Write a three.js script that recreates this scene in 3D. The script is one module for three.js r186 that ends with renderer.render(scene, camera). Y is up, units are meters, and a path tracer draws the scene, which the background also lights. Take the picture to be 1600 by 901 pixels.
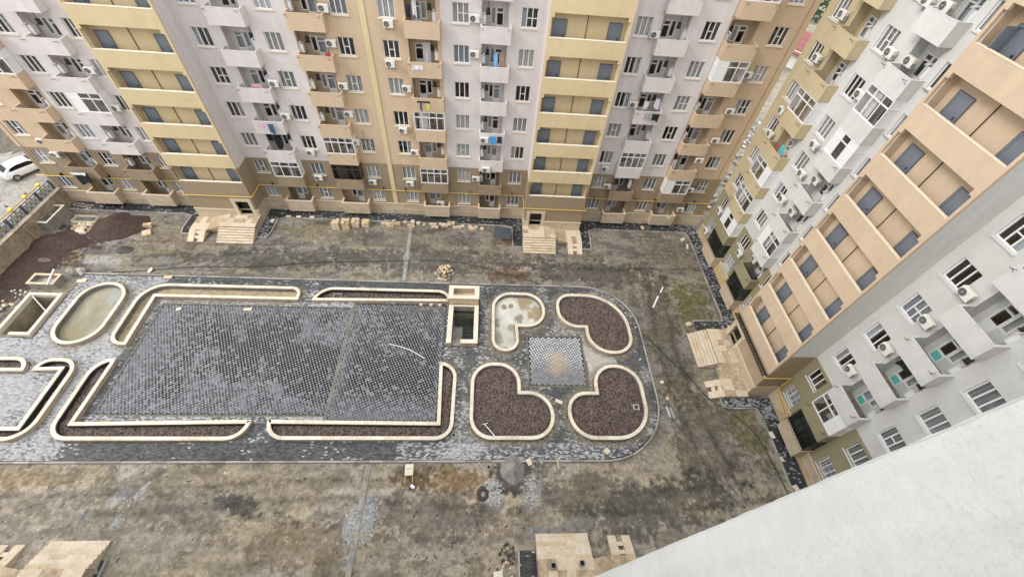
import * as THREE from 'three';
import { mergeGeometries } from 'three/addons/utils/BufferGeometryUtils.js';
import { RoundedBoxGeometry } from 'three/addons/geometries/RoundedBoxGeometry.js';

// ------------------------------------------------------------------ camera, sky, sun, exposure
const scene = new THREE.Scene();
const camera = new THREE.PerspectiveCamera(69.2, 1024 / 576, 0.1, 900);
camera.rotation.order = 'YXZ';
camera.position.set(1.0, 32.52, 36.91);
camera.rotation.set(THREE.MathUtils.degToRad(-50.771), THREE.MathUtils.degToRad(-6.553), THREE.MathUtils.degToRad(6.626));

const renderer = new THREE.WebGLRenderer({ antialias: true });
renderer.setSize(1024, 576);
renderer.toneMapping = THREE.LinearToneMapping;
renderer.toneMappingExposure = 1.8;
renderer.shadowMap.enabled = true;
{
  const w = 128, h = 64, d = new Float32Array(w * h * 4);
  for (let j = 0; j < h; j++) {
    const el = ((j + 0.5) / h - 0.5) * Math.PI;               // overcast dome: brighter overhead
    for (let i = 0; i < w; i++) {
      const t = Math.max(0, Math.sin(el));
      const up = 1.0 + 0.5 * t, k = el > 0 ? up : 0.35;
      const q = (j * w + i) * 4;
      d[q] = k * 0.975; d[q + 1] = k; d[q + 2] = k * 1.04; d[q + 3] = 1;
    }
  }
  const t = new THREE.DataTexture(d, w, h, THREE.RGBAFormat, THREE.FloatType);
  t.mapping = THREE.EquirectangularReflectionMapping; t.magFilter = THREE.LinearFilter; t.needsUpdate = true;
  scene.background = t; scene.environment = t;
}
const sun = new THREE.DirectionalLight(0xfff8ee, 0.9);
sun.position.set(-62, 56, 24); sun.castShadow = true; sun.shadow.radius = 34;
sun.shadow.camera.left = -70; sun.shadow.camera.right = 70; sun.shadow.camera.top = 70; sun.shadow.camera.bottom = -70; sun.shadow.camera.far = 220;
scene.add(sun); scene.add(sun.target);

// ------------------------------------------------------------------ helpers
let seed = 7;
function rnd() { seed = (seed + 0x6d2b79f5) | 0; let t = Math.imul(seed ^ (seed >>> 15), 1 | seed); t = (t + Math.imul(t ^ (t >>> 7), 61 | t)) ^ t; return ((t ^ (t >>> 14)) >>> 0) / 4294967296; }
const rr = (a, b) => a + (b - a) * rnd();
function hash(i, j) { let h = Math.imul(i, 374761393) + Math.imul(j, 668265263); h = Math.imul(h ^ (h >>> 13), 1274126177); return ((h ^ (h >>> 16)) >>> 0) / 4294967296; }
function vn(x, y) { const i = Math.floor(x), j = Math.floor(y), u = x - i, v = y - j, a = u * u * (3 - 2 * u), b = v * v * (3 - 2 * v); const p = hash(i, j), q = hash(i + 1, j), r = hash(i, j + 1), s = hash(i + 1, j + 1); return p + (q - p) * a + (r - p) * b + (p - q - r + s) * a * b; }
function fbm(x, y, o = 4) { let s = 0, a = 0.5, n = 0; for (let k = 0; k < o; k++) { s += a * vn(x, y); n += a; a *= 0.5; x = x * 2.03 + 17.1; y = y * 2.03 + 9.7; } return s / n; }
const sm = (a, b, x) => { const t = Math.min(1, Math.max(0, (x - a) / (b - a))); return t * t * (3 - 2 * t); };
const enc = (c) => Math.max(0, Math.min(255, Math.round(255 * (c <= 0.0031308 ? 12.92 * c : 1.055 * Math.pow(c, 1 / 2.4) - 0.055))));
function tex(w, h, f, srgb = true) {
  const d = new Uint8Array(w * h * 4);
  for (let j = 0; j < h; j++) for (let i = 0; i < w; i++) { const c = f(i / w, j / h, i, j), q = (j * w + i) * 4; if (srgb) { d[q] = enc(c[0]); d[q + 1] = enc(c[1]); d[q + 2] = enc(c[2]); } else { d[q] = d[q + 1] = d[q + 2] = Math.max(0, Math.min(255, Math.round(c * 255))); } d[q + 3] = 255; }
  const t = new THREE.DataTexture(d, w, h, THREE.RGBAFormat); t.wrapS = t.wrapT = THREE.RepeatWrapping; t.magFilter = THREE.LinearFilter; t.minFilter = THREE.LinearMipmapLinearFilter; t.generateMipmaps = true; if (srgb) t.colorSpace = THREE.SRGBColorSpace; t.needsUpdate = true; return t;
}
function rep(t, sx, sy = sx) { const c = t.clone(); c.repeat.set(sx, sy); c.needsUpdate = true; return c; }
// box with uv in metres
function box(x0, x1, y0, y1, z0, z1) {
  const P = [], N = [], U = [], I = [];
  const q = (a, b, c, d, n, uv) => { const k = P.length / 3; for (const p of [a, b, c, d]) { P.push(...p); N.push(...n); U.push(...uv(p)); } I.push(k, k + 1, k + 2, k, k + 2, k + 3); };
  q([x0, y0, z1], [x1, y0, z1], [x1, y1, z1], [x0, y1, z1], [0, 0, 1], (p) => [p[0], p[1]]);
  q([x1, y0, z0], [x0, y0, z0], [x0, y1, z0], [x1, y1, z0], [0, 0, -1], (p) => [p[0], p[1]]);
  q([x1, y0, z1], [x1, y0, z0], [x1, y1, z0], [x1, y1, z1], [1, 0, 0], (p) => [p[2], p[1]]);
  q([x0, y0, z0], [x0, y0, z1], [x0, y1, z1], [x0, y1, z0], [-1, 0, 0], (p) => [p[2], p[1]]);
  q([x0, y1, z1], [x1, y1, z1], [x1, y1, z0], [x0, y1, z0], [0, 1, 0], (p) => [p[0], p[2]]);
  q([x0, y0, z0], [x1, y0, z0], [x1, y0, z1], [x0, y0, z1], [0, -1, 0], (p) => [p[0], p[2]]);
  const g = new THREE.BufferGeometry();
  g.setAttribute('position', new THREE.Float32BufferAttribute(P, 3)); g.setAttribute('normal', new THREE.Float32BufferAttribute(N, 3)); g.setAttribute('uv', new THREE.Float32BufferAttribute(U, 2)); g.setIndex(I); return g;
}
const clean = (g) => { g = g.index ? g.toNonIndexed() : g; for (const k of Object.keys(g.attributes)) if (!['position', 'normal', 'uv'].includes(k)) g.deleteAttribute(k); return g; };
const merge = (a) => (Array.isArray(a) ? (a.length === 1 ? a[0] : mergeGeometries(a.map(clean))) : a);
function cyl(r0, r1, h, n = 12, open = false) { return new THREE.CylinderGeometry(r0, r1, h, n, 1, open); }
function bar(a, b, r, n = 6) { const A = new THREE.Vector3(...a), B = new THREE.Vector3(...b), d = B.clone().sub(A), L = d.length(); const g = cyl(r, r, L, n); g.applyQuaternion(new THREE.Quaternion().setFromUnitVectors(new THREE.Vector3(0, 1, 0), d.normalize())); g.translate((A.x + B.x) / 2, (A.y + B.y) / 2, (A.z + B.z) / 2); return g; }
function tube(pts, r, seg = 40, n = 6) { return new THREE.TubeGeometry(new THREE.CatmullRomCurve3(pts.map((p) => new THREE.Vector3(...p))), seg, r, n, false); }
const names = new Map();
function numbered(n) { const k = names.get(n) || 0; names.set(n, k + 1); return k ? n + '_' + String(k).padStart(3, '0') : n; }
function mesh(name, g, m, parent) { const o = new THREE.Mesh(merge(g), m); o.name = parent ? name : numbered(name); o.castShadow = o.receiveShadow = true; (parent || scene).add(o); return o; }
function tag(o, label, category, group, kind) { if (label) o.userData.label = label; if (category) o.userData.category = category; if (group) o.userData.group = group; if (kind) o.userData.kind = kind; return o; }
function thing(name, label, category, p = [0, 0, 0], turn = 0, group) { const o = new THREE.Group(); o.name = numbered(name); o.position.set(...p); o.rotation.y = turn; scene.add(o); return tag(o, label, category, group); }
function copy(src, name, label, p, turn, group) { const c = src.clone(); c.name = numbered(name); c.userData = { ...src.userData }; c.position.set(...p); c.rotation.y = turn; scene.add(c); return tag(c, label, null, group); }
const ORD = ['first', 'second', 'third', 'fourth', 'fifth', 'sixth', 'seventh', 'eighth', 'ninth', 'tenth'];
// closed plan outline [x, z, corner radius] -> points (x, z)
function outline(c) {
  const out = [], n = c.length;
  for (let i = 0; i < n; i++) {
    const [x, z, r = 0] = c[i], a = c[(i + n - 1) % n], b = c[(i + 1) % n];
    if (!r) { out.push([x, z]); continue; }
    const u = [a[0] - x, a[1] - z], v = [b[0] - x, b[1] - z], lu = Math.hypot(...u), lv = Math.hypot(...v);
    const ra = a[2] || 0, rb = b[2] || 0, ru = Math.min(r, lu * 0.98, ra ? lu * r / (r + ra) : 1e9), rv = Math.min(r, lv * 0.98, rb ? lv * r / (r + rb) : 1e9), p = [x + u[0] / lu * ru, z + u[1] / lu * ru], q = [x + v[0] / lv * rv, z + v[1] / lv * rv];
    for (let k = 0; k <= 12; k++) { const th = k / 12 * Math.PI / 2, s = 1 - Math.sin(th), t = 1 - Math.cos(th); out.push([x + (p[0] - x) * s + (q[0] - x) * t, z + (p[1] - z) * s + (q[1] - z) * t]); }
  }
  return out.filter((p, i) => { const q = out[(i + 1) % out.length]; return Math.hypot(p[0] - q[0], p[1] - q[1]) > 0.01; });
}
function area(p) { let s = 0; for (let i = 0; i < p.length; i++) { const a = p[i], b = p[(i + 1) % p.length]; s += a[0] * b[1] - a[1] * b[0]; } return s / 2; }
function inset(p, d) { // d > 0 goes inwards
  const n = p.length, s = area(p) > 0 ? 1 : -1;
  return p.map((c, i) => {
    const a = p[(i + n - 1) % n], b = p[(i + 1) % n];
    let n1 = [-(c[1] - a[1]), c[0] - a[0]], n2 = [-(b[1] - c[1]), b[0] - c[0]];
    const l1 = Math.hypot(...n1), l2 = Math.hypot(...n2); n1 = n1.map((v) => v / l1 * s); n2 = n2.map((v) => v / l2 * s);
    const k = Math.max(0.25, 1 + n1[0] * n2[0] + n1[1] * n2[1]);
    return [c[0] + (n1[0] + n2[0]) / k * d, c[1] + (n1[1] + n2[1]) / k * d];
  });
}
function inside(p, x, z) { let r = false; for (let i = 0, j = p.length - 1; i < p.length; j = i++) { const a = p[i], b = p[j]; if ((a[1] > z) !== (b[1] > z) && x < (b[0] - a[0]) * (z - a[1]) / (b[1] - a[1]) + a[0]) r = !r; } return r; }
function edgeDist(p, x, z) { let m = 1e9; for (let i = 0; i < p.length; i++) { const a = p[i], b = p[(i + 1) % p.length], dx = b[0] - a[0], dz = b[1] - a[1], t = Math.max(0, Math.min(1, ((x - a[0]) * dx + (z - a[1]) * dz) / (dx * dx + dz * dz + 1e-9))); m = Math.min(m, Math.hypot(x - a[0] - t * dx, z - a[1] - t * dz)); } return m; }
const shp = (p) => new THREE.Shape(p.map(([x, z]) => new THREE.Vector2(x, -z)));
function slab(p, holes, y0, y1, bevel = 0) { // plan outline extruded from y0 to y1
  const s = shp(p); for (const h of holes) s.holes.push(new THREE.Path(h.map(([x, z]) => new THREE.Vector2(x, -z))));
  const g = new THREE.ExtrudeGeometry(s, { depth: y1 - y0 - 2 * bevel, bevelEnabled: bevel > 0, bevelThickness: bevel, bevelSize: bevel, bevelOffset: -bevel, bevelSegments: 1, curveSegments: 1 });
  g.rotateX(-Math.PI / 2); g.translate(0, y0 + bevel, 0); return g;
}
// wall ring between two outlines with equal point counts
function ring(a, b, y0, y1) {
  const P = [], U = [], n = a.length, q = (p, r, s, t) => { for (const v of [p, r, s, p, s, t]) { P.push(...v); } const d = Math.hypot(r[0] - p[0], r[2] - p[2]), flat = Math.abs(p[1] - s[1]) < 1e-6; for (const v of [p, r, s, p, s, t]) U.push(flat ? v[0] : v[0] + v[2], flat ? v[2] : v[1]); void d; };
  const ccw = area(a) < 0;
  for (let i = 0; i < n; i++) { const j = (i + 1) % n, [A, B, C, D] = ccw ? [a[i], a[j], b[j], b[i]] : [a[j], a[i], b[i], b[j]], v = (p, y) => [p[0], y, p[1]]; q(v(A, y1), v(B, y1), v(C, y1), v(D, y1)); q(v(A, y0), v(B, y0), v(B, y1), v(A, y1)); q(v(C, y0), v(D, y0), v(D, y1), v(C, y1)); }
  const g = new THREE.BufferGeometry(); g.setAttribute('position', new THREE.Float32BufferAttribute(P, 3)); g.setAttribute('uv', new THREE.Float32BufferAttribute(U, 2)); g.computeVertexNormals(); return g;
}
// one stone of such a ring: open run of points, with its two ends closed
function strip(a, b, y0, y1, ccw) {
  const P = [], U = [], q = (p, r, s, t) => { for (const v of [p, r, s, p, s, t]) { P.push(...v); U.push(v[0] + (v[1] - y1), v[2]); } }, v = (p, y) => [p[0], y, p[1]], n = a.length;
  const mv = (p, c) => { const L = Math.hypot(c[0] - p[0], c[1] - p[1]); return [p[0] + (c[0] - p[0]) * 0.004 / L, p[1] + (c[1] - p[1]) * 0.004 / L]; };
  a = [...a]; b = [...b]; a[0] = mv(a[0], a[1]); b[0] = mv(b[0], b[1]); a[n - 1] = mv(a[n - 1], a[n - 2]); b[n - 1] = mv(b[n - 1], b[n - 2]); if (!ccw) { a.reverse(); b.reverse(); }
  for (let i = 0; i < n - 1; i++) { const j = i + 1; q(v(a[i], y1), v(a[j], y1), v(b[j], y1), v(b[i], y1)); q(v(a[i], y0), v(a[j], y0), v(a[j], y1), v(a[i], y1)); q(v(b[j], y0), v(b[i], y0), v(b[i], y1), v(b[j], y1)); }
  q(v(b[0], y0), v(a[0], y0), v(a[0], y1), v(b[0], y1)); q(v(a[n - 1], y0), v(b[n - 1], y0), v(b[n - 1], y1), v(a[n - 1], y1));
  const g = new THREE.BufferGeometry(); g.setAttribute('position', new THREE.Float32BufferAttribute(P, 3)); g.setAttribute('uv', new THREE.Float32BufferAttribute(U, 2)); g.computeVertexNormals(); return g;
}
// height-field sheet over a rectangle, cells kept by a test
function sheet(x0, x1, z0, z1, step, height, keep = () => true) {
  const nx = Math.round((x1 - x0) / step), nz = Math.round((z1 - z0) / step), P = [], U = [], I = [];
  for (let j = 0; j <= nz; j++) for (let i = 0; i <= nx; i++) { const x = x0 + (x1 - x0) * i / nx, z = z0 + (z1 - z0) * j / nz; P.push(x, height(x, z), z); U.push(x, z); }
  for (let j = 0; j < nz; j++) for (let i = 0; i < nx; i++) { const x = x0 + (x1 - x0) * (i + 0.5) / nx, z = z0 + (z1 - z0) * (j + 0.5) / nz; if (!keep(x, z)) continue; const a = j * (nx + 1) + i, b = a + 1, c = a + nx + 1, d = c + 1; I.push(a, c, b, b, c, d); }
  const g = new THREE.BufferGeometry(); g.setAttribute('position', new THREE.Float32BufferAttribute(P, 3)); g.setAttribute('uv', new THREE.Float32BufferAttribute(U, 2)); g.setIndex(I); g.computeVertexNormals(); return g;
}

// ------------------------------------------------------------------ materials
const stuccoMap = tex(1024, 1024, (u, v, i, j) => { // faint blotches, rain streaks and dust on painted render
  const x = u * 32, y = v * 32, wrap = (f) => { const a = sm(0.8, 1, u), b = sm(0.8, 1, v); return (f(x, y) * (1 - a) + f(x - 32, y) * a) * (1 - b) + (f(x, y - 32) * (1 - a) + f(x - 32, y - 32) * a) * b; };
  const big = wrap((p, q) => fbm(p * 0.22 + 3, q * 0.22, 3)), str = wrap((p, q) => fbm(p * 1.6, q * 0.12, 3)), fine = hash(i, j), g2 = wrap((p, q) => fbm(p * 2.6, q * 2.6, 3));
  let k = 0.93 + (big - 0.5) * 0.13 + (str - 0.5) * 0.13 + (g2 - 0.5) * 0.1 + (fine - 0.5) * 0.07;
  return [k, k * 0.998, k * 0.99];
});
const stuccoBump = tex(512, 512, (u, v, i, j) => { const w = (f) => { const a = sm(0.75, 1, u), b = sm(0.75, 1, v), x = u * 48, y = v * 48; return (f(x, y) * (1 - a) + f(x - 48, y) * a) * (1 - b) + (f(x, y - 48) * (1 - a) + f(x - 48, y - 48) * a) * b; }; return w((x, y) => fbm(x, y, 3)) * 0.75 + hash(i, j) * 0.25; }, false);
const plasterBump = tex(1024, 1024, (u, v, i, j) => { // trowelled rough-cast: short curved ridges and crumbs
  const w = (f) => { const a = sm(0.8, 1, u), b = sm(0.8, 1, v), x = u * 40, y = v * 40; return (f(x, y) * (1 - a) + f(x - 40, y) * a) * (1 - b) + (f(x, y - 40) * (1 - a) + f(x - 40, y - 40) * a) * b; };
  const r = w((x, y) => { const a = fbm(x * 0.25, y * 0.25, 2) * 7, c = Math.cos(a), s = Math.sin(a), p = (x * c + y * s), q = (-x * s + y * c); const n = fbm(p * 0.9, q * 2.4, 3); return Math.pow(Math.max(0, 1 - Math.abs(n - 0.5) * 9), 2) * sm(0.5, 0.7, fbm(x * 0.6 + 7, y * 0.6, 2)); });
  return 0.45 + w((x, y) => fbm(x * 1.5, y * 1.5, 4)) * 0.45 - r * 0.3 + hash(i, j) * 0.05;
}, false);
const stoneMap = tex(1024, 512, (u, v, i, j) => { const x = u * 24, y = v * 12; const a = fbm(x * 1.9, y * 1.9, 5), b = fbm(x * 0.3, y * 0.3, 3), k = 0.86 + (a - 0.5) * 0.34 + (b - 0.5) * 0.28 + (hash(i, j) - 0.5) * 0.08; return [k, k * 0.985, k * 0.95]; });
const grimeMap = tex(1024, 512, (u, v, i, j) => { const x = u * 24, y = v * 12; const a = fbm(x, y, 5), b = fbm(x * 0.25 + 9, y * 0.25, 3), k = 0.75 + (a - 0.5) * 0.6 + (b - 0.5) * 0.5 + (hash(i, j) - 0.5) * 0.12; return [k, k * 0.98, k * 0.94]; });
const std = (c, o = {}) => new THREE.MeshStandardMaterial({ color: new THREE.Color().setRGB(...c), roughness: 0.85, ...o });
const stucco = (c, b = 0.006) => std(c, { map: rep(stuccoMap, 1 / 26), bumpMap: rep(stuccoBump, 1 / 2.2), bumpScale: b, roughness: 0.93 });
const stone = (c) => std(c, { map: rep(stoneMap, 1 / 5, 1 / 2.5), bumpMap: rep(stuccoBump, 1 / 1.6), bumpScale: 0.004 });
const grimy = (c, b = 0.01) => std(c, { map: rep(grimeMap, 1 / 5, 1 / 2.5), bumpMap: rep(stuccoBump, 1 / 1.3), bumpScale: b });
const M = {
  pink: stucco([0.7, 0.645, 0.63]), beige: stucco([0.61, 0.462, 0.318]), brown: stucco([0.325, 0.25, 0.165]), yellow: stucco([0.67, 0.535, 0.325]), capPale: std([0.8, 0.74, 0.6]), cream: stucco([0.7, 0.58, 0.34]),
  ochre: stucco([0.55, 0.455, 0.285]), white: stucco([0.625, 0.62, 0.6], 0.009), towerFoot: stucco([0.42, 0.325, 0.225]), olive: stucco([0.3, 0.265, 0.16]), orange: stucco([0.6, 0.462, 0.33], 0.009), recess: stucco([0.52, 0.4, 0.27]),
  roof: std([0.2, 0.2, 0.2]), dark: std([0.045, 0.043, 0.042]), room: std([0.12, 0.11, 0.1]),
  pvc: std([0.76, 0.76, 0.76], { roughness: 0.4 }), pvcGrey: std([0.6, 0.62, 0.66], { roughness: 0.45 }), brownPvc: std([0.075, 0.045, 0.035], { roughness: 0.5 }), sillPale: std([0.62, 0.61, 0.59], { roughness: 0.6 }), sill: std([0.7, 0.63, 0.49], { roughness: 0.6 }),
  glass: new THREE.MeshPhysicalMaterial({ color: 0xffffff, transmission: 1, thickness: 0, roughness: 0.04, ior: 1.5 }), dimGlass: new THREE.MeshPhysicalMaterial({ color: new THREE.Color().setRGB(0.5, 0.55, 0.56), transmission: 1, thickness: 0, roughness: 0.05, ior: 1.5 }),
  steelDoor: std([0.2, 0.225, 0.265], { roughness: 0.45, metalness: 0.25 }), doorFrame: std([0.12, 0.138, 0.168], { roughness: 0.5, metalness: 0.25 }), black: std([0.025, 0.026, 0.028], { roughness: 0.5, metalness: 0.2 }),
  gas: std([0.56, 0.4, 0.11], { roughness: 0.5 }), ac: std([0.7, 0.68, 0.62], { roughness: 0.45 }), acDark: std([0.05, 0.05, 0.05]), acMid: std([0.3, 0.3, 0.29]), hose: std([0.32, 0.29, 0.24]), boiler: std([0.74, 0.74, 0.74], { roughness: 0.3 }), rust: std([0.095, 0.055, 0.038]),
  plinth: stone([0.57, 0.47, 0.355]), ledge: std([0.62, 0.5, 0.35]), block: stone([0.64, 0.51, 0.345]), blockPale: stone([0.7, 0.61, 0.48]), blockTan: stone([0.52, 0.38, 0.22]), step: stone([0.66, 0.555, 0.42]), stepDirty: grimy([0.56, 0.44, 0.3], 0.004), coping: std([0.75, 0.67, 0.555], { map: rep(stoneMap, 1 / 6, 1 / 3), roughness: 0.75 }), planterWall: grimy([0.5, 0.41, 0.32], 0.004), concrete: grimy([0.34, 0.32, 0.285]), concreteDark: grimy([0.13, 0.13, 0.125]), kerb: grimy([0.5, 0.48, 0.445], 0.006), wallConc: grimy([0.47, 0.38, 0.28], 0.006),
  turquoise: std([0.12, 0.52, 0.46], { roughness: 0.5 }),
};
const curtainMats = [[0.52, 0.52, 0.51], [0.42, 0.425, 0.42], [0.58, 0.56, 0.53], [0.36, 0.39, 0.42], [0.47, 0.45, 0.42]].map((c) => std(c, { roughness: 1, side: THREE.DoubleSide }));
const near = std([0.77, 0.77, 0.755], { map: rep(stuccoMap, 1 / 14), bumpMap: rep(plasterBump, 1 / 0.8), bumpScale: 0.0055, roughness: 0.95 });

// ------------------------------------------------------------------ plan of the courtyard
const PLAN = [
  ['oval', outline([[-34.92, 11.44, 1.98], [-30.95, 11.44, 1.98], [-30.95, 18.05, 1.98], [-34.92, 18.05, 1.98]])],
  ['angle_nw', outline([[-30, 11.42, 2.2], [-15.95, 11.42, 0.9], [-15.95, 12.93], [-28.42, 12.95], [-28.3, 18.02], [-29.9, 18.02, 1.15]])],
  ['angle_sw', outline([[-28.3, 19.27], [-28.43, 24.55], [-16.05, 24.33], [-16.05, 25.87, 1.45], [-29.83, 25.87, 1.45], [-29.83, 19.27, 1.6]])],
  ['angle_se', outline([[-2.42, 19.22], [-0.9, 19.22, 1.45], [-0.92, 25.83, 1.35], [-14.87, 25.83, 1.5], [-14.87, 24.33], [-2.2, 24.43]])],
  ['west_l', outline([[-31.98, 20.36], [-31.99, 24.9], [-39, 24.9], [-39, 25.92, 0.9], [-30.88, 25.92, 1.55], [-30.88, 19.35, 1.35], [-33.95, 19.33, 1.1], [-33.95, 20.46]])],
  ['west_dome', outline([[-38.5, 20.56], [-34.55, 20.5], [-34.55, 19.27, 1.2], [-38.5, 19.3, 1.2]])],
  ['north_strip', outline([[-14.74, 12.96], [-14.3, 11.35, 1.35], [-1.95, 11.35, 1.3], [-1.95, 12.7]])],
  ['clover_nw', outline([[2, 11.42, 1.9], [7.07, 11.42, 1.9], [7.07, 15.42, 1.8], [4.42, 15.42], [4.5, 18.05, 1.27], [2, 18.05, 1.27]])],
  ['clover_ne', outline([[8.22, 11.42, 1.5], [15.05, 11.42, 3.9], [15.05, 18.12, 1.9], [10.75, 18.12, 2.2], [10.75, 15.4], [8.22, 15.4, 2]])],
  ['clover_sw', outline([[0.3, 19.19, 1.9], [4.46, 19.19, 1.9], [4.46, 21.8], [7.08, 21.8, 2], [7.08, 25.8, 1.9], [0.3, 25.8, 1.8]])],
  ['clover_se', outline([[10.7, 19.23, 2], [14.92, 19.23, 2.1], [14.92, 25.8, 2.9], [8.22, 25.8, 2.1], [8.22, 21.8, 1.7], [10.75, 21.8]])],
];
const PLAT = outline([[-36.3, 10.15], [16.12, 10.15, 5], [16.12, 27.28, 5.2], [-46, 27.28], [-46, 17.25], [-36.3, 17.25]]);
const BOOTH = [[-2.02, 11.7], [0.76, 11.7], [0.76, 17.45], [-2.02, 17.45]], STAIRWELL = [[-1.62, 13.5], [0.4, 13.5], [0.4, 17.1], [-1.62, 17.1]];
const PIT = [[-39.25, 12.9], [-36.45, 12.9], [-36.45, 17.05], [-39.25, 17.05]];

// ------------------------------------------------------------------ ground
const BLOBS = [ // x, z, rx, rz, turn, colour, strength: stains, dust and mud with shapes of their own
  [-7, 7, 18, 1.6, 0, [0.075, 0.068, 0.06], 0.7], [-22, 7.6, 9, 1.5, 0.05, [0.08, 0.072, 0.06], 0.75], [12, 8.2, 8, 1.8, -0.05, [0.075, 0.066, 0.055], 0.75], [4, 8.8, 3.5, 1.2, 0, [0.13, 0.075, 0.035], 0.6], [-1, 4, 3, 0.9, 0, [0.085, 0.075, 0.06], 0.5],
  [18.5, 16, 1.8, 9, 0, [0.08, 0.07, 0.055], 0.6], [19.5, 25, 3, 5, 0.3, [0.095, 0.08, 0.06], 0.6], [14, 30.5, 7, 1.8, -0.2, [0.085, 0.077, 0.066], 0.7], [22.3, 12, 2.2, 3.4, 0, [0.1, 0.098, 0.035], 0.85], [23.3, 25, 1.6, 3, 0, [0.12, 0.11, 0.045], 0.75], [21.5, 4, 4, 2.4, 0, [0.14, 0.115, 0.08], 0.5],
  [-20, 29.5, 7, 1.7, 0.1, [0.125, 0.11, 0.085], 0.5], [-24, 31, 6, 1.2, 0, [0.19, 0.165, 0.13], 0.6], [-13, 28.6, 7, 0.8, 0, [0.24, 0.2, 0.14], 0.7], [-30, 28.3, 5, 0.7, 0, [0.2, 0.15, 0.08], 0.6], [-15, 30, 2.2, 0.7, 0.3, [0.07, 0.062, 0.055], 0.8], [-10.5, 32.5, 3.4, 1.6, 0, [0.15, 0.11, 0.065], 0.6], [-1, 28.5, 3.6, 0.9, 0, [0.19, 0.12, 0.05], 0.75], [-3.5, 28.3, 2, 0.8, 0, [0.1, 0.07, 0.035], 0.7], [-2, 31, 6, 1.8, 0, [0.12, 0.098, 0.078], 0.6], [4, 31.8, 4, 0.9, -0.15, [0.2, 0.16, 0.115], 0.5], [9, 29.5, 5, 1.4, 0, [0.1, 0.088, 0.068], 0.6],
  [-35.7, 8.3, 1.9, 1, 0.05, [0.29, 0.275, 0.25], 0.95], [-38.4, 8.1, 1.7, 0.7, -0.2, [0.25, 0.235, 0.2], 0.8], [-38.8, 8.2, 1.1, 1, -0.5, [0.19, 0.115, 0.03], 0.9], [-30, 8.5, 1.5, 0.8, 0.6, [0.17, 0.165, 0.155], 0.7], [-31.5, 5.5, 3.5, 2, 0, [0.16, 0.13, 0.085], 0.5], [-25, 3.5, 1.5, 3, 0, [0.17, 0.14, 0.095], 0.4], [-17.5, 3.4, 4, 1, 0, [0.17, 0.135, 0.085], 0.55], [-11, 3.6, 2, 1, 0, [0.09, 0.08, 0.066], 0.6],
  [-41, 8, 3, 3.6, 0, [0.062, 0.043, 0.035], 1], [-40, 5.6, 4, 1.5, 0, [0.06, 0.041, 0.033], 1], [-41.5, 12.5, 2.5, 3, 0, [0.065, 0.046, 0.037], 1],
  [2.2, 29.4, 0.95, 1.1, 0.2, [0.33, 0.32, 0.3], 0.95], [4.95, 29.3, 0.85, 1.25, 0, [0.3, 0.285, 0.26], 0.9], [3.6, 28.2, 1.6, 1.4, 0, [0.065, 0.055, 0.047], 0.85], [-6.7, 31, 0.95, 1.5, 0.25, [0.32, 0.315, 0.305], 1], [-7.3, 31.7, 0.5, 0.9, 0.2, [0.33, 0.325, 0.315], 0.9], [-6.2, 7.2, 0.9, 0.22, 0, [0.3, 0.28, 0.25], 0.9], [-6.9, 6.6, 0.45, 0.8, 0, [0.34, 0.29, 0.26], 0.8],
  [-23.2, 29.7, 0.5, 1, 0.5, [0.29, 0.29, 0.285], 0.8], [-21.8, 29.3, 0.2, 0.7, 0.3, [0.34, 0.335, 0.32], 0.9], [-22.4, 30.9, 0.3, 0.8, 0.2, [0.3, 0.295, 0.285], 0.85], [-24.5, 30.6, 0.9, 0.4, 0.3, [0.25, 0.245, 0.24], 0.6], [7, 31.6, 2.4, 0.5, -0.08, [0.24, 0.23, 0.21], 0.55], [5.5, 32, 1.2, 0.5, 0, [0.2, 0.195, 0.185], 0.5], [10, 10, 1.5, 0.7, 0, [0.17, 0.17, 0.165], 0.5], [17.5, 28, 0.5, 0.3, 0, [0.05, 0.045, 0.04], 0.8], [23, 33, 2, 3, 0, [0.08, 0.065, 0.035], 0.7],
];
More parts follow.
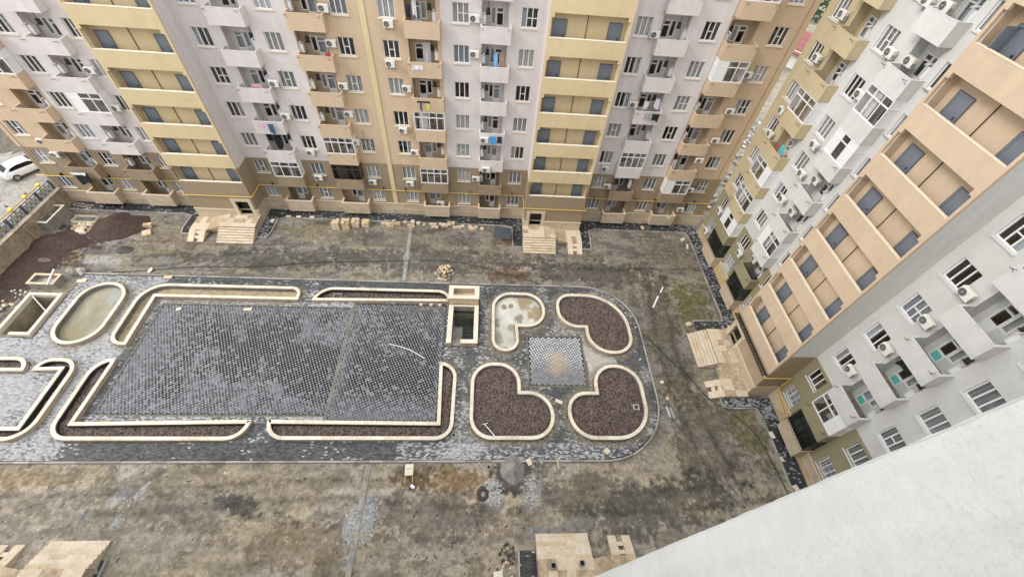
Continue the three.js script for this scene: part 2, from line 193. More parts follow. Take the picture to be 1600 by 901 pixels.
function dirt(x, z) {
  const a = fbm(x * 0.22, z * 0.3, 4), b = fbm(x * 0.9 + 40, z * 1.3, 4), c = fbm(x * 3.5, z * 3.5 + 30, 3), t = vn(x * 9, z * 9);
  const sx = fbm(x * 0.35 + 5, z * 2.6, 5), sz = fbm(x * 2.6, z * 0.4 + 3, 5), st = x > 15 && z > 8 && z < 30 ? sz : sx, gr = hash(Math.floor(x * 26), Math.floor(z * 26)), t2 = fbm(x * 6, z * 6, 3), near = sm(22, 30, z);
  let k = (0.172 + 0.07 * near) * (0.72 + 0.56 * a) * (0.8 + 0.4 * b) * (0.7 + 0.6 * c) * (0.6 + 0.8 * t2) * (0.82 + 0.36 * gr) * (0.64 + 0.72 * st);
  const w = sm(0.42, 0.62, fbm(x * 0.35 + 11, z * 0.5 + 5, 4));
  let r = k * (1.06 + 0.05 * w + 0.03 * near), g = k * (0.945 + 0.01 * w), bl = k * (0.8 - 0.1 * w - 0.03 * near);
  const du = sm(0.51, 0.565, fbm(x * 0.7 + 70, z * 1.1 + 9, 6) + (c - 0.5) * 0.12) * (0.2 + 0.16 * near);
  const dk = sm(0.58, 0.63, (c - 0.5) * 0.1 + fbm(x * 0.8 + 20, z * 1.4 + 39, 6)) * 0.4; r *= 1 - dk; g *= 1 - dk; bl *= 1 - dk; r += (0.3 * (0.7 + 0.6 * c) - r) * du * 0.6; g += (0.265 * (0.7 + 0.6 * c) - g) * du * 0.6; bl += (0.2 * (0.7 + 0.6 * c) - bl) * du * 0.6;
  for (const [bx, bz, rx, rz, th, col, s] of BLOBS) {
    const dx = x - bx, dz = z - bz; if (Math.abs(dx) > rx * 2 + rz * 2 || Math.abs(dz) > rz * 2 + rx * 2) continue;
    const cs = Math.cos(th), sn = Math.sin(th), p = (dx * cs + dz * sn) / rx, q = (-dx * sn + dz * cs) / rz, e = Math.sqrt(p * p + q * q) + (b - 0.5) * 1.1 + (c - 0.5) * 1.0 + (t2 - 0.5) * 0.3;
    const m = s * (1 - sm(0.62, 1.08, e)); if (m > 0) { const v = (0.5 + c) * (0.6 + 0.8 * t2) * (0.84 + 0.32 * gr); r += (col[0] * v - r) * m; g += (col[1] * v - g) * m; bl += (col[2] * v - bl) * m; }
  }
  // wheel ruts
  for (const [f, wd] of [[7.0 + Math.sin(x * 0.13) * 0.5, 0.22], [8.5 + Math.sin(x * 0.13) * 0.5, 0.22], [5.4 + Math.sin(x * 0.21 + 1) * 0.35, 0.16], [30.3 + Math.sin(x * 0.16) * 0.5, 0.2], [29.0 + Math.sin(x * 0.16) * 0.5, 0.18]]) { const m = (1 - sm(0, wd * 2, Math.abs(z - f + (b - 0.5) * 0.5))) * sm(0.4, 0.6, vn(x * 0.3, f * 3)) * 0.35; r *= 1 - m; g *= 1 - m; bl *= 1 - m; }
  if (z > 8 && z < 29) for (const f of [17.5 + (z - 18) * (z - 18) * 0.012, 19.1 + (z - 18) * (z - 18) * 0.014]) { const m = (1 - sm(0, 0.45, Math.abs(x - f + (b - 0.5) * 0.5))) * 0.35; r *= 1 - m; g *= 1 - m; bl *= 1 - m; }
  const sp = hash(Math.floor(x * 13), Math.floor(z * 13)); if (sp > 0.9975) { r += 0.2; g += 0.19; bl += 0.17; } else if (sp < 0.002) { r *= 0.4; g *= 0.4; bl *= 0.4; }
  return [r, g, bl];
}
const GX0 = -46, GX1 = 28, GZ0 = -2, GZ1 = 39;
const dirtTex = tex(2048, 1152, (u, v) => dirt(GX0 + u * (GX1 - GX0), GZ0 + v * (GZ1 - GZ0)));
const dirtMat = std([1, 1, 1], { map: dirtTex, bumpMap: rep(stuccoBump, 14, 8), bumpScale: 0.035, roughness: 0.97 });
const MOUNDS = [ // x, z, rx, rz, height
  [-36.6, 3.6, 2.9, 2.3, 1.35], [-41, 6.2, 3.2, 1.5, 0.75], [-42.6, 7.6, 1.3, 3, 0.5],
];
function groundH(x, z) {
  let h = (fbm(x * 0.5, z * 0.5, 4) - 0.5) * 0.12 + (fbm(x * 2.6, z * 2.6, 2) - 0.5) * 0.045 - 0.01;
  return Math.min(h, 0.045);
}
const inRect = (p, x, z, m = 0) => x > p[0][0] + m && x < p[1][0] - m && z > p[0][1] + m && z < p[2][1] - m;
const PLAT_IN = inset(PLAT, 0.35);
{
  const g = sheet(GX0, GX1, GZ0, GZ1, 0.25, groundH, (x, z) => !inside(PLAT_IN, x, z) && !inRect([[-39.3, 12.9], [-36.4, 12.9], [-36.4, 17.05]], x, z, 0.1));
  const uv = g.attributes.uv; for (let i = 0; i < uv.count; i++) uv.setXY(i, (uv.getX(i) - GX0) / (GX1 - GX0), (uv.getY(i) - GZ0) / (GZ1 - GZ0));
  tag(mesh('courtyard_ground', g, dirtMat), 'muddy brown trodden courtyard ground with stains around the paving', 'ground', null, 'structure');
  const big = new THREE.Shape([[-400, -400], [400, -400], [400, 400], [-400, 400]].map((p) => new THREE.Vector2(...p)));
  big.holes.push(new THREE.Path([[GX0 + 0.3, -GZ0 - 0.3], [GX1 - 0.3, -GZ0 - 0.3], [GX1 - 0.3, -GZ1 + 0.3], [GX0 + 0.3, -GZ1 + 0.3]].map((p) => new THREE.Vector2(...p))));
  const t = new THREE.ShapeGeometry(big); t.rotateX(-Math.PI / 2); t.translate(0, -0.09, 0);
  tag(mesh('terrain', t, grimy([0.3, 0.27, 0.22])), null, null, null, 'structure');
}
// platform base under the pavers
const platBase = grimy([0.075, 0.075, 0.075], 0.003);
tag(mesh('paved_platform', slab(inset(PLAT, 0.02), [STAIRWELL], -0.3, 0.042), platBase), 'dark bedding under the raised paved centre of the courtyard', 'paving', null, 'structure');

// pavers: running bond, hopscotch carpets
const PAVE = new THREE.BoxGeometry(1, 1, 1);
const paverMat = std([1, 1, 1], { roughness: 0.8 });
function pavers(name, label, list) {
  const m = new THREE.InstancedMesh(PAVE, paverMat, list.length), o = new THREE.Matrix4(), c = new THREE.Color(), q = new THREE.Quaternion(), e = new THREE.Euler();
  list.forEach(([x, z, w, d, col, top = 0.1], i) => { q.setFromEuler(e.set((hash(i, 3) - 0.5) * 0.03, (hash(i, 4) - 0.5) * 0.03, (hash(i, 5) - 0.5) * 0.03)); o.compose(new THREE.Vector3(x, top - 0.03 + (hash(i, 9) - 0.5) * 0.006, z), q, new THREE.Vector3(w, 0.06, d)); m.setMatrixAt(i, o); m.setColorAt(i, c.setRGB(...col)); });
  m.name = numbered(name); m.castShadow = m.receiveShadow = true; scene.add(m); tag(m, label, 'paving', null, 'stuff');
}
const tanNear = PLAN.filter((p) => /oval|angle|clover/.test(p[0]));
const CARPET_A = [[-27.62, 13.5], [-10.95, 13.5], [-10.95, 23.8]], CARPET_B = [[-10.75, 13.0], [-2.26, 13.0], [-2.26, 24.28]], SQUARE = [[5.35, 16.25], [10.2, 16.25], [10.2, 21.1]];
const white = outline([[10.42, 15.9], [10.9, 17.2], [12.2, 18.15], [13.1, 18.3], [13.3, 18.9], [11.6, 19.4], [10.75, 20.6], [10.5, 21.4]]);
function paveColour(x, z) {
  const n = fbm(x * 0.45 + 50, z * 0.45, 4), f = fbm(x * 1.7, z * 1.7 + 8, 3);
  let p = sm(0.42, 0.68, n) * 0.5 + (f - 0.5) * 0.6 + (fbm(x * 4, z * 4 + 5, 2) - 0.5) * 0.5;
  if (x < -29.5 && z > 17) p += 0.75; else if (x < -28.5) p += 0.6;
  if (z > 25.9 && x > -27 && x < -5) p -= 0.45; if (z < 11.4 && x > -29 && x < 0) p -= 0.35;
  if (z > 25.9 && x > -5) p += 0.42; if (x > -2.3 && x < 16 && z > 11 && z < 25.9) p += 0.08; if (x > 13.5) p -= 0.05; if (x < -34 && z > 20 && z < 25) p += 0.25;
  if ((z > 12.9 && z < 13.5 || z > 23.8 && z < 24.4) && x < -10.9 && x > -28) p += 0.5;
  const r = rnd(); let k, c;
  if (inside(white, x, z)) { k = rr(0.42, 0.6); c = [k, k * 0.95, k * 0.86]; } else if (r < p) { k = x < -28.5 ? rr(0.25, 0.42) : rr(0.2, 0.5); c = [k, k, k * 0.99]; } else { k = rr(0.045, 0.125) + Math.max(0, p) * (x < -28.5 ? 0.13 : 0.07); c = [k * 0.97, k, k * 1.03]; }
  let m = 0; for (const t of tanNear) { const pl = t[1]; if (x > -36 && (z > 11)) { const d = edgeDist(pl, x, z); m = Math.max(m, 1 - sm(0.05, /clover|oval/.test(t[0]) ? 0.75 : 0.5, d + (f - 0.5) * 0.5)); } }
  if (x < -9 && x > -29.6 && z > 18.5 && z < 27) m *= 0.15; if (z > 20.5 && x < 0.2 && x > -16) m *= 0.1;
  m *= 0.8; if (x > -2 && z < 26) m = Math.max(m, 0.25 * sm(0.35, 0.6, n)); const tn = rr(0.15, 0.32), T = [tn, tn * 0.86, tn * 0.62]; return [0, 1, 2].map((i) => c[i] + (T[i] - c[i]) * m);
}
{
  const list = [], outer = inset(PLAT, 0.16);
  let row = 0;
  for (let z = 10.2; z < 27.3; z += 0.105, row++) for (let x = -37 + (row % 2) * 0.105; x < 16.2; x += 0.21) {
    if (!inside(outer, x, z) || inRect(BOOTH, x, z, -0.08) || inRect(CARPET_A, x, z, -0.06) || inRect(CARPET_B, x, z, -0.1) || inRect(SQUARE, x, z, -0.06) || inRect(PIT, x, z, -0.15)) continue;
    if (PLAN.some((p) => inside(p[1], x, z))) continue;
    list.push([x, z, 0.197, 0.092, paveColour(x, z)]);
  }
  pavers('paver_field', 'grey brick-shaped pavers, whitened in patches, around the planters', list);
  const carpet = [], B = 0.2, b = 0.1;
  const lay = (R, light, out, cut = 0.006) => {
    for (let i = -160; i < 160; i++) for (let j = -160; j < 160; j++) {
      const cx = (R[0][0] + R[1][0]) / 2, cz = (R[0][1] + R[2][1]) / 2, x = cx + i * B + j * b, z = cz - i * b + j * B;
      const dust = sm(0.5, 0.66, fbm(x * 0.42 + 3, z * 0.42 + 20, 4)) * 0.7 + sm(0.47, 0.7, fbm(x * 1.5, z * 1.5, 3)) * 0.5;
      if (inRect(R, x + B / 2, z - B / 2, 0.06)) { const l = light(x, z, dust); out.push([x + B / 2, z - B / 2, B - cut, B - cut, l[0]]); }
      if (inRect(R, x + B + b / 2, z - b / 2, 0.03)) { const l = light(x, z, dust); out.push([x + B + b / 2, z - b / 2, b - 0.006, b - 0.006, l[1]]); }
    }
  };
  const car = (x, z, dust) => { let e = Math.min((x + 27.6) * 0.45, 24.3 - z, z - 13.2); dust = Math.max(dust, 1.0 - e * 0.3 + (hash(Math.round(x * 9), Math.round(z * 9)) - 0.5) * 0.4); if (x > -10.8) dust = Math.max(dust * 0.7, 0.9 - (x + 10.8) * 0.5, 1.1 - (24.3 - z) * 0.28 - Math.max(0, x + 7) * 0.04, 0.85 - (-2.2 - x) * 0.6); const r = rnd(), d = rr(0.01, 0.024), pale = r < dust * 0.55 ? rr(0.08, 0.17) : d + Math.max(0, dust - 0.35) * 0.13, dots = rr(0.26, 0.46) * (0.95 - 0.2 * dust); return [[pale, pale * 1.02, pale * 1.1], [dots, dots, dots * 1.03]]; };
  lay(CARPET_A, car, carpet); lay(CARPET_B, car, carpet);
  pavers('paver_carpet', 'dark paved carpet with small pale squares inside the long planters', carpet);
  const sq = [];
  lay(SQUARE, (x, z) => { const dx = x - 7.6, dz = z - 18.9, m = 1 - sm(0.5, 1.25, Math.hypot(dx, dz * 0.85) + (fbm(x * 2, z * 2, 3) - 0.5) * 1.2), low = sm(18.3, 20.3, z), d = rr(0.05, 0.1) + 0.12 * low, l = rr(0.4, 0.62) * (1 - 0.45 * low); const D = [d, d, d].map((v, i) => v + ([0.36, 0.27, 0.15][i] * rr(0.7, 1.2) - v) * m), L = [l, l, l * 1.02].map((v, i) => v + ([0.62, 0.5, 0.32][i] - v) * m * 0.6); return [L, D]; }, sq, 0.045);
  pavers('paver_square', 'pale chequered paver square with sand spilled over its middle', sq);
  const west = [];
  row = 0; for (let z = 17.35; z < 27.2; z += 0.105, row++) for (let x = -45 + (row % 2) * 0.105; x < -37; x += 0.21) if (!PLAN.some((p) => inside(p[1], x, z))) west.push([x, z, 0.2, 0.096, paveColour(x, z)]);
  pavers('paver_margin', 'grey pavers at the far left beyond the oval basin', west);
  // thin border strips of the carpets
  const st = [box(-11.0, -10.7, 0.05, 0.103, 13.0, 24.3), box(-27.75, -10.98, 0.05, 0.103, 13.38, 13.5), box(-27.75, -10.98, 0.05, 0.103, 23.8, 23.95), box(-27.75, -27.63, 0.05, 0.103, 13.51, 23.79)];
  tag(mesh('carpet_border', st, grimy([0.2, 0.2, 0.18], 0.003)), 'narrow grey border strip framing the dark paved carpet', 'paving', null, 'structure');
  tag(mesh('square_border', [box(5.18, 5.34, 0.05, 0.104, 16.1, 21.25), box(10.22, 10.36, 0.05, 0.104, 16.1, 21.25), box(5.35, 10.21, 0.05, 0.104, 16.1, 16.24), box(5.35, 10.21, 0.05, 0.104, 21.12, 21.25)], grimy([0.2, 0.185, 0.14], 0.003)), 'narrow border framing the pale chequered square', 'paving', null, 'structure');
}
// kerb of stones laid end to end
function kerb(label, path, w, h, step = 1.0, y0 = -0.1) {
  const g = new THREE.Group(); g.name = numbered('kerb'); scene.add(g); tag(g, label, 'kerb', null, 'structure');
  const geos = [0, 1, 2].map((i) => { const b = new RoundedBoxGeometry(step - 0.012, h, w, 1, 0.012); return b; }), mats = [M.kerb, grimy([0.44, 0.42, 0.385], 0.006), grimy([0.33, 0.315, 0.29], 0.006)];
  let carry = 0; const pts = path.map((p) => new THREE.Vector2(...p)); let L = 0; const cum = [0]; for (let i = 1; i < pts.length; i++) { L += pts[i].distanceTo(pts[i - 1]); cum.push(L); }
  const at = (s) => { let i = 1; while (i < pts.length - 1 && cum[i] < s) i++; const t = (s - cum[i - 1]) / (cum[i] - cum[i - 1]); return pts[i - 1].clone().lerp(pts[i], Math.min(1, t)); };
  const n = Math.max(1, Math.round(L / step));
  for (let i = 0; i < n; i++) { const a = at(L * i / n), b = at(L * (i + 1) / n), m = new THREE.Mesh(geos[i % 3], mats[Math.floor(rnd() * 3)]); m.name = 'kerb_stone'; m.castShadow = m.receiveShadow = true; m.position.set((a.x + b.x) / 2, y0 + h / 2 + rr(-0.006, 0.006), (a.y + b.y) / 2); m.rotation.y = -Math.atan2(b.y - a.y, b.x - a.x) + rr(-0.008, 0.008); m.scale.x = a.distanceTo(b) / step; g.add(m); }
}
{
  const i0 = PLAT.findIndex((p) => p[0] < -45.9 && p[1] > 27); kerb('light concrete kerb around the raised paved centre', [...PLAT.slice(0, i0 + 1)], 0.15, 0.24, 1.0, -0.11);
}

// ------------------------------------------------------------------ planters
const copingMats = [M.coping, M.coping, M.coping.clone(), M.coping.clone()]; copingMats[2].color.setRGB(0.69, 0.6, 0.48); copingMats[3].color.setRGB(0.78, 0.71, 0.61);
const bitumen = grimy([0.03, 0.028, 0.027]), linerGrey = grimy([0.2, 0.195, 0.185]);
function planter(label, cat, pts, soil, depthCol) {
  const t = thing('planter', label, cat, [0, 0, 0], 0, 'low cream stone planters in the paved centre');
  const wall = inset(pts, 0.03), inn = inset(pts, 0.29), cop = inset(pts, 0.27);
  const cp = []; let A = [], Bq = [], run = 0; const n = pts.length; // coping laid stone by stone
  const push = () => { if (A.length > 1) cp.push([A, Bq]); };
  for (let i = 0; i < n; i++) { const j = (i + 1) % n, L = Math.hypot(pts[j][0] - pts[i][0], pts[j][1] - pts[i][1]), m = Math.max(1, Math.round(L / 0.95)); for (let q = 0; q < m; q++) { const f = (e, w) => [e[i][0] + (e[j][0] - e[i][0]) * w, e[i][1] + (e[j][1] - e[i][1]) * w]; if (!A.length) { A = [f(pts, q / m)]; Bq = [f(cop, q / m)]; } A.push(f(pts, (q + 1) / m)); Bq.push(f(cop, (q + 1) / m)); run += L / m; if (run > 0.8) { push(); A = []; Bq = []; run = 0; } } }
  push();
  for (const [a, b] of cp) mesh('coping_stone', strip(a, b, 0.44 , 0.5 + rr(-0.004, 0.004), area(pts) < 0), copingMats[Math.floor(rnd() * 4)], t);
  mesh('wall', ring(wall, inn, 0.02, 0.44), M.planterWall, t);
  mesh('liner', ring(inset(pts, 0.286), inset(pts, 0.312), 0.02, 0.445), soil && soil < 0.28 ? bitumen : linerGrey, t);
  const xs = pts.map((p) => p[0]), zs = pts.map((p) => p[1]), mid = inset(pts, 0.16), X0 = Math.min(...xs), X1 = Math.max(...xs), Z0 = Math.min(...zs), Z1 = Math.max(...zs);
  if (soil) {
    const y = soil;
    const g = sheet(X0, X1, Z0, Z1, 0.075, (x, z) => { const e = Math.min(0.6, edgeDist(inn, x, z)); return y - 0.07 + e * 0.12 + (fbm(x * 2.4, z * 2.4, 2) - 0.5) * 0.12 + (fbm(x * 5.5, z * 5.5, 2) - 0.5) * 0.2 + (hash(Math.round(x * 13), Math.round(z * 13)) - 0.5) * 0.05; }, (x, z) => inside(mid, x, z));
    mesh('soil', g, soilMat, t);
  } else mesh('basin_floor', slab(mid, [], 0.01, 0.055), depthCol, t);
  return t;
}
const soilTex = tex(1024, 1024, (u, v, i, j) => { const x = u * 20, y = v * 20, w = (f) => { const a = sm(0.85, 1, u), b = sm(0.85, 1, v); return (f(x, y) * (1 - a) + f(x - 20, y) * a) * (1 - b) + (f(x, y - 20) * (1 - a) + f(x - 20, y - 20) * a) * b; }; const a = w((p, q) => fbm(p * 5, q * 5, 4)), b = w((p, q) => fbm(p * 0.6, q * 0.6, 3)), h = hash(i >> 1, j >> 1); let k = (0.02 + 0.2 * Math.pow(sm(0.22, 0.75, a), 1.4) + (b - 0.5) * 0.05) * (0.6 + 0.8 * hash(i, j)); if (h > 0.965) k *= 1.9; k = Math.max(0.012, k) * 0.78; return [k * 1.2, k * 0.87, k * 0.74]; });
const soilMat = std([1, 1, 1], { map: rep(soilTex, 1 / 5), roughness: 1, bumpMap: rep(stuccoBump, 1 / 0.9), bumpScale: 0.02 });
const basinMat = (base, spots) => { const t = tex(512, 512, (u, v) => { const x = u * 8, y = v * 8; let k = base.map((c) => c * (0.7 + 0.6 * fbm(x * 0.8, y * 0.8, 4))); for (const [sx, sy, r, c] of spots) { const m = 1 - sm(0.6, 1, Math.hypot(u - sx, (v - sy) * 1.2) / r + (fbm(x * 2, y * 2, 3) - 0.5) * 0.9); k = k.map((q, i) => q + (c[i] - q) * m); } return k; }); return t; };
const fitUV = (o, X0, X1, Z0, Z1) => { const g = o.geometry, p = g.attributes.position, uv = g.attributes.uv; for (let i = 0; i < p.count; i++) uv.setXY(i, (p.getX(i) - X0) / (X1 - X0), (p.getZ(i) - Z0) / (Z1 - Z0)); };
const P = Object.fromEntries(PLAN);
{
  const ov = planter('empty oval stone basin with sandy floor beside the left pit', 'basin', P.oval, 0, std([1, 1, 1], { map: basinMat([0.27, 0.245, 0.175], [[0.75, 0.12, 0.3, [0.3, 0.3, 0.27]], [0.3, 0.9, 0.3, [0.23, 0.2, 0.12]]]), roughness: 0.9 }));
  fitUV(ov.children.find((c) => c.name === 'basin_floor'), -34.9, -30.9, 11.4, 18.1);
  planter('empty angled stone planter with sandy floor right of the oval basin', 'planter', P.angle_nw, 0, grimy([0.42, 0.34, 0.22]));
  planter('long L-shaped soil-filled planter at the lower left corner of the dark carpet', 'planter', P.angle_sw, 0.2);
  planter('long L-shaped soil-filled planter at the lower right corner of the dark carpet', 'planter', P.angle_se, 0.24);
  planter('curved soil-filled planter at the left picture edge around a grey paved corner', 'planter', P.west_l, 0.14);
  planter('small half-round planter cut by the left picture edge', 'planter', P.west_dome, 0.2);
  planter('narrow soil-filled planter left of the basement stair enclosure', 'planter', P.north_strip, 0.16);
  const cn = planter('empty clover-leaf planter with a whitish dusty floor right of the basement stair', 'planter', P.clover_nw, 0, std([1, 1, 1], { map: basinMat([0.5, 0.48, 0.43], [[0.62, 0.1, 0.22, [0.29, 0.24, 0.15]], [0.92, 0.35, 0.26, [0.3, 0.24, 0.14]], [0.36, 0.2, 0.07, [0.24, 0.2, 0.15]], [0.24, 0.22, 0.06, [0.24, 0.2, 0.15]], [0.52, 0.42, 0.1, [0.25, 0.21, 0.15]], [0.35, 0.58, 0.08, [0.3, 0.26, 0.2]], [0.05, 0.5, 0.12, [0.28, 0.25, 0.2]], [0.1, 0.75, 0.14, [0.3, 0.27, 0.22]], [0.25, 0.97, 0.1, [0.3, 0.25, 0.18]]]), roughness: 0.9 }));
  fitUV(cn.children.find((c) => c.name === 'basin_floor'), 2, 7.1, 11.4, 18.1);
  planter('brown clover-leaf planter farthest right at the rounded paving corner', 'planter', P.clover_ne, 0.285);
  planter('brown clover-leaf planter with a white stick, left of its front neighbour', 'planter', P.clover_sw, 0.285);
  planter('brown clover-leaf planter with a small grey box at its right edge', 'planter', P.clover_se, 0.285);
}

// ------------------------------------------------------------------ apartment blocks: local s to the right, y up, d towards the courtyard
const WW = 1.32, WH = 1.42, F0 = 1.0, FH = 3.0;          // window opening; first floor level; storey height
const fl = (k) => F0 + FH * k;
function panel(s0, s1, y0, y1, holes, d0 = -0.25, d1 = 0) {
  const s = new THREE.Shape([[s0, y0], [s1, y0], [s1, y1], [s0, y1]].map((p) => new THREE.Vector2(...p)));
  for (const [a, b, c, d] of holes) s.holes.push(new THREE.Path([[a, c], [b, c], [b, d], [a, d]].map((p) => new THREE.Vector2(...p))));
  const g = new THREE.ExtrudeGeometry(s, { depth: d1 - d0, bevelEnabled: false }); g.translate(0, 0, d0); return g;
}
// shared window shapes (origin: lower left of the opening, on the wall face)
const WIN = (() => {
  const fr = 0.065, mu = 0.075, d0 = -0.17, d1 = -0.11, a = WW / 3, f = [box(0, fr, 0, WH, d0, d1), box(WW - fr, WW, 0, WH, d0, d1), box(fr, WW - fr, 0, fr, d0, d1), box(fr, WW - fr, WH - fr, WH, d0, d1), box(a - mu / 2, a + mu / 2, fr, WH - fr, d0, d1 + 0.01), box(2 * a - mu / 2, 2 * a + mu / 2, fr, WH - fr, d0, d1 + 0.01)];
  const cross = box(a + mu / 2, 2 * a - mu / 2, WH * 0.46, WH * 0.46 + 0.05, d0, d1), cross2 = box(2 * a + mu / 2, WW - fr, WH * 0.46, WH * 0.46 + 0.05, d0, d1);
  const pane = (x0, x1) => box(x0, x1, fr, WH - fr, -0.146, -0.14);
  const curtain = (x0, x1, w, ph) => { const n = Math.round((x1 - x0) / 0.035), P = [], I = [], U = []; for (let i = 0; i <= n; i++) { const x = x0 + (x1 - x0) * i / n, z = -0.27 + Math.sin(x * w + ph) * 0.05 + Math.sin(x * w * 2.7 + ph) * 0.018; P.push(x, -0.1, z + 0.02, x, WH + 0.08, z); U.push(x, 0, x, WH); if (i) { const k = 2 * i; I.push(k - 2, k, k - 1, k, k + 1, k - 1); } } const g = new THREE.BufferGeometry(); g.setAttribute('position', new THREE.Float32BufferAttribute(P, 3)); g.setAttribute('uv', new THREE.Float32BufferAttribute(U, 2)); g.setIndex(I); g.computeVertexNormals(); return g; };
  return { frame: merge(f), frameCross: merge([...f, cross]), frameTwo: merge([...f, cross, cross2]), panes: [pane(fr, a - mu / 2), pane(a + mu / 2, 2 * a - mu / 2), pane(2 * a + mu / 2, WW - fr)], sill: box(-0.07, WW + 0.07, -0.075, -0.002, -0.1, 0.09), curtains: [curtain(-0.1, WW + 0.1, 34, 0), curtain(-0.1, WW + 0.1, 27, 2), curtain(-0.1, WW * 0.36, 38, 1), curtain(WW * 0.3, WW + 0.1, 36, 0.4), curtain(WW * 0.62, WW + 0.1, 40, 3)] };
})();
const grilleGeo = (() => { const g = []; for (let i = 0; i <= 8; i++) g.push(bar([WW * i / 8, -0.05, 0.1], [WW * i / 8, WH + 0.02, 0.1], 0.013, 5)); for (const y of [0, WH * 0.35, WH * 0.68, WH]) g.push(bar([-0.04, y, 0.1], [WW + 0.04, y, 0.1], 0.013, 5)); return merge(g); })();
const curtainDim = [[0.3, 0.3, 0.3], [0.22, 0.225, 0.23], [0.36, 0.35, 0.34], [0.2, 0.22, 0.26], [0.26, 0.25, 0.24]].map((c) => std(c, { roughness: 1, side: THREE.DoubleSide }));
function addWindow(b, s, k, dark, bars) {
  const r = rnd(), o = mesh('window', r < 0.22 ? WIN.frameCross : r < 0.32 ? WIN.frameTwo : WIN.frame, M.pvc, b); o.position.set(s, fl(k) + 0.87, 0);
  for (const g of WIN.panes) mesh('pane', g, M.glass, o);
  mesh('sill', WIN.sill, bars === undefined ? M.sill : M.sillPale, o);
  const q = rnd(); if (!dark) mesh('curtain', WIN.curtains[q < 0.46 ? 0 : q < 0.88 ? 1 : q < 0.91 ? 2 : q < 0.96 ? 3 : 4], (bars === undefined && rnd() < 0.55 ? curtainMats : curtainDim)[Math.floor(rnd() * curtainMats.length)], o); else if (q < 0.4) mesh('curtain', WIN.curtains[q < 0.2 ? 2 : 4], curtainMats[3], o);
  if (bars) mesh('window_grille', grilleGeo, M.pvc, o);
  return o;
}
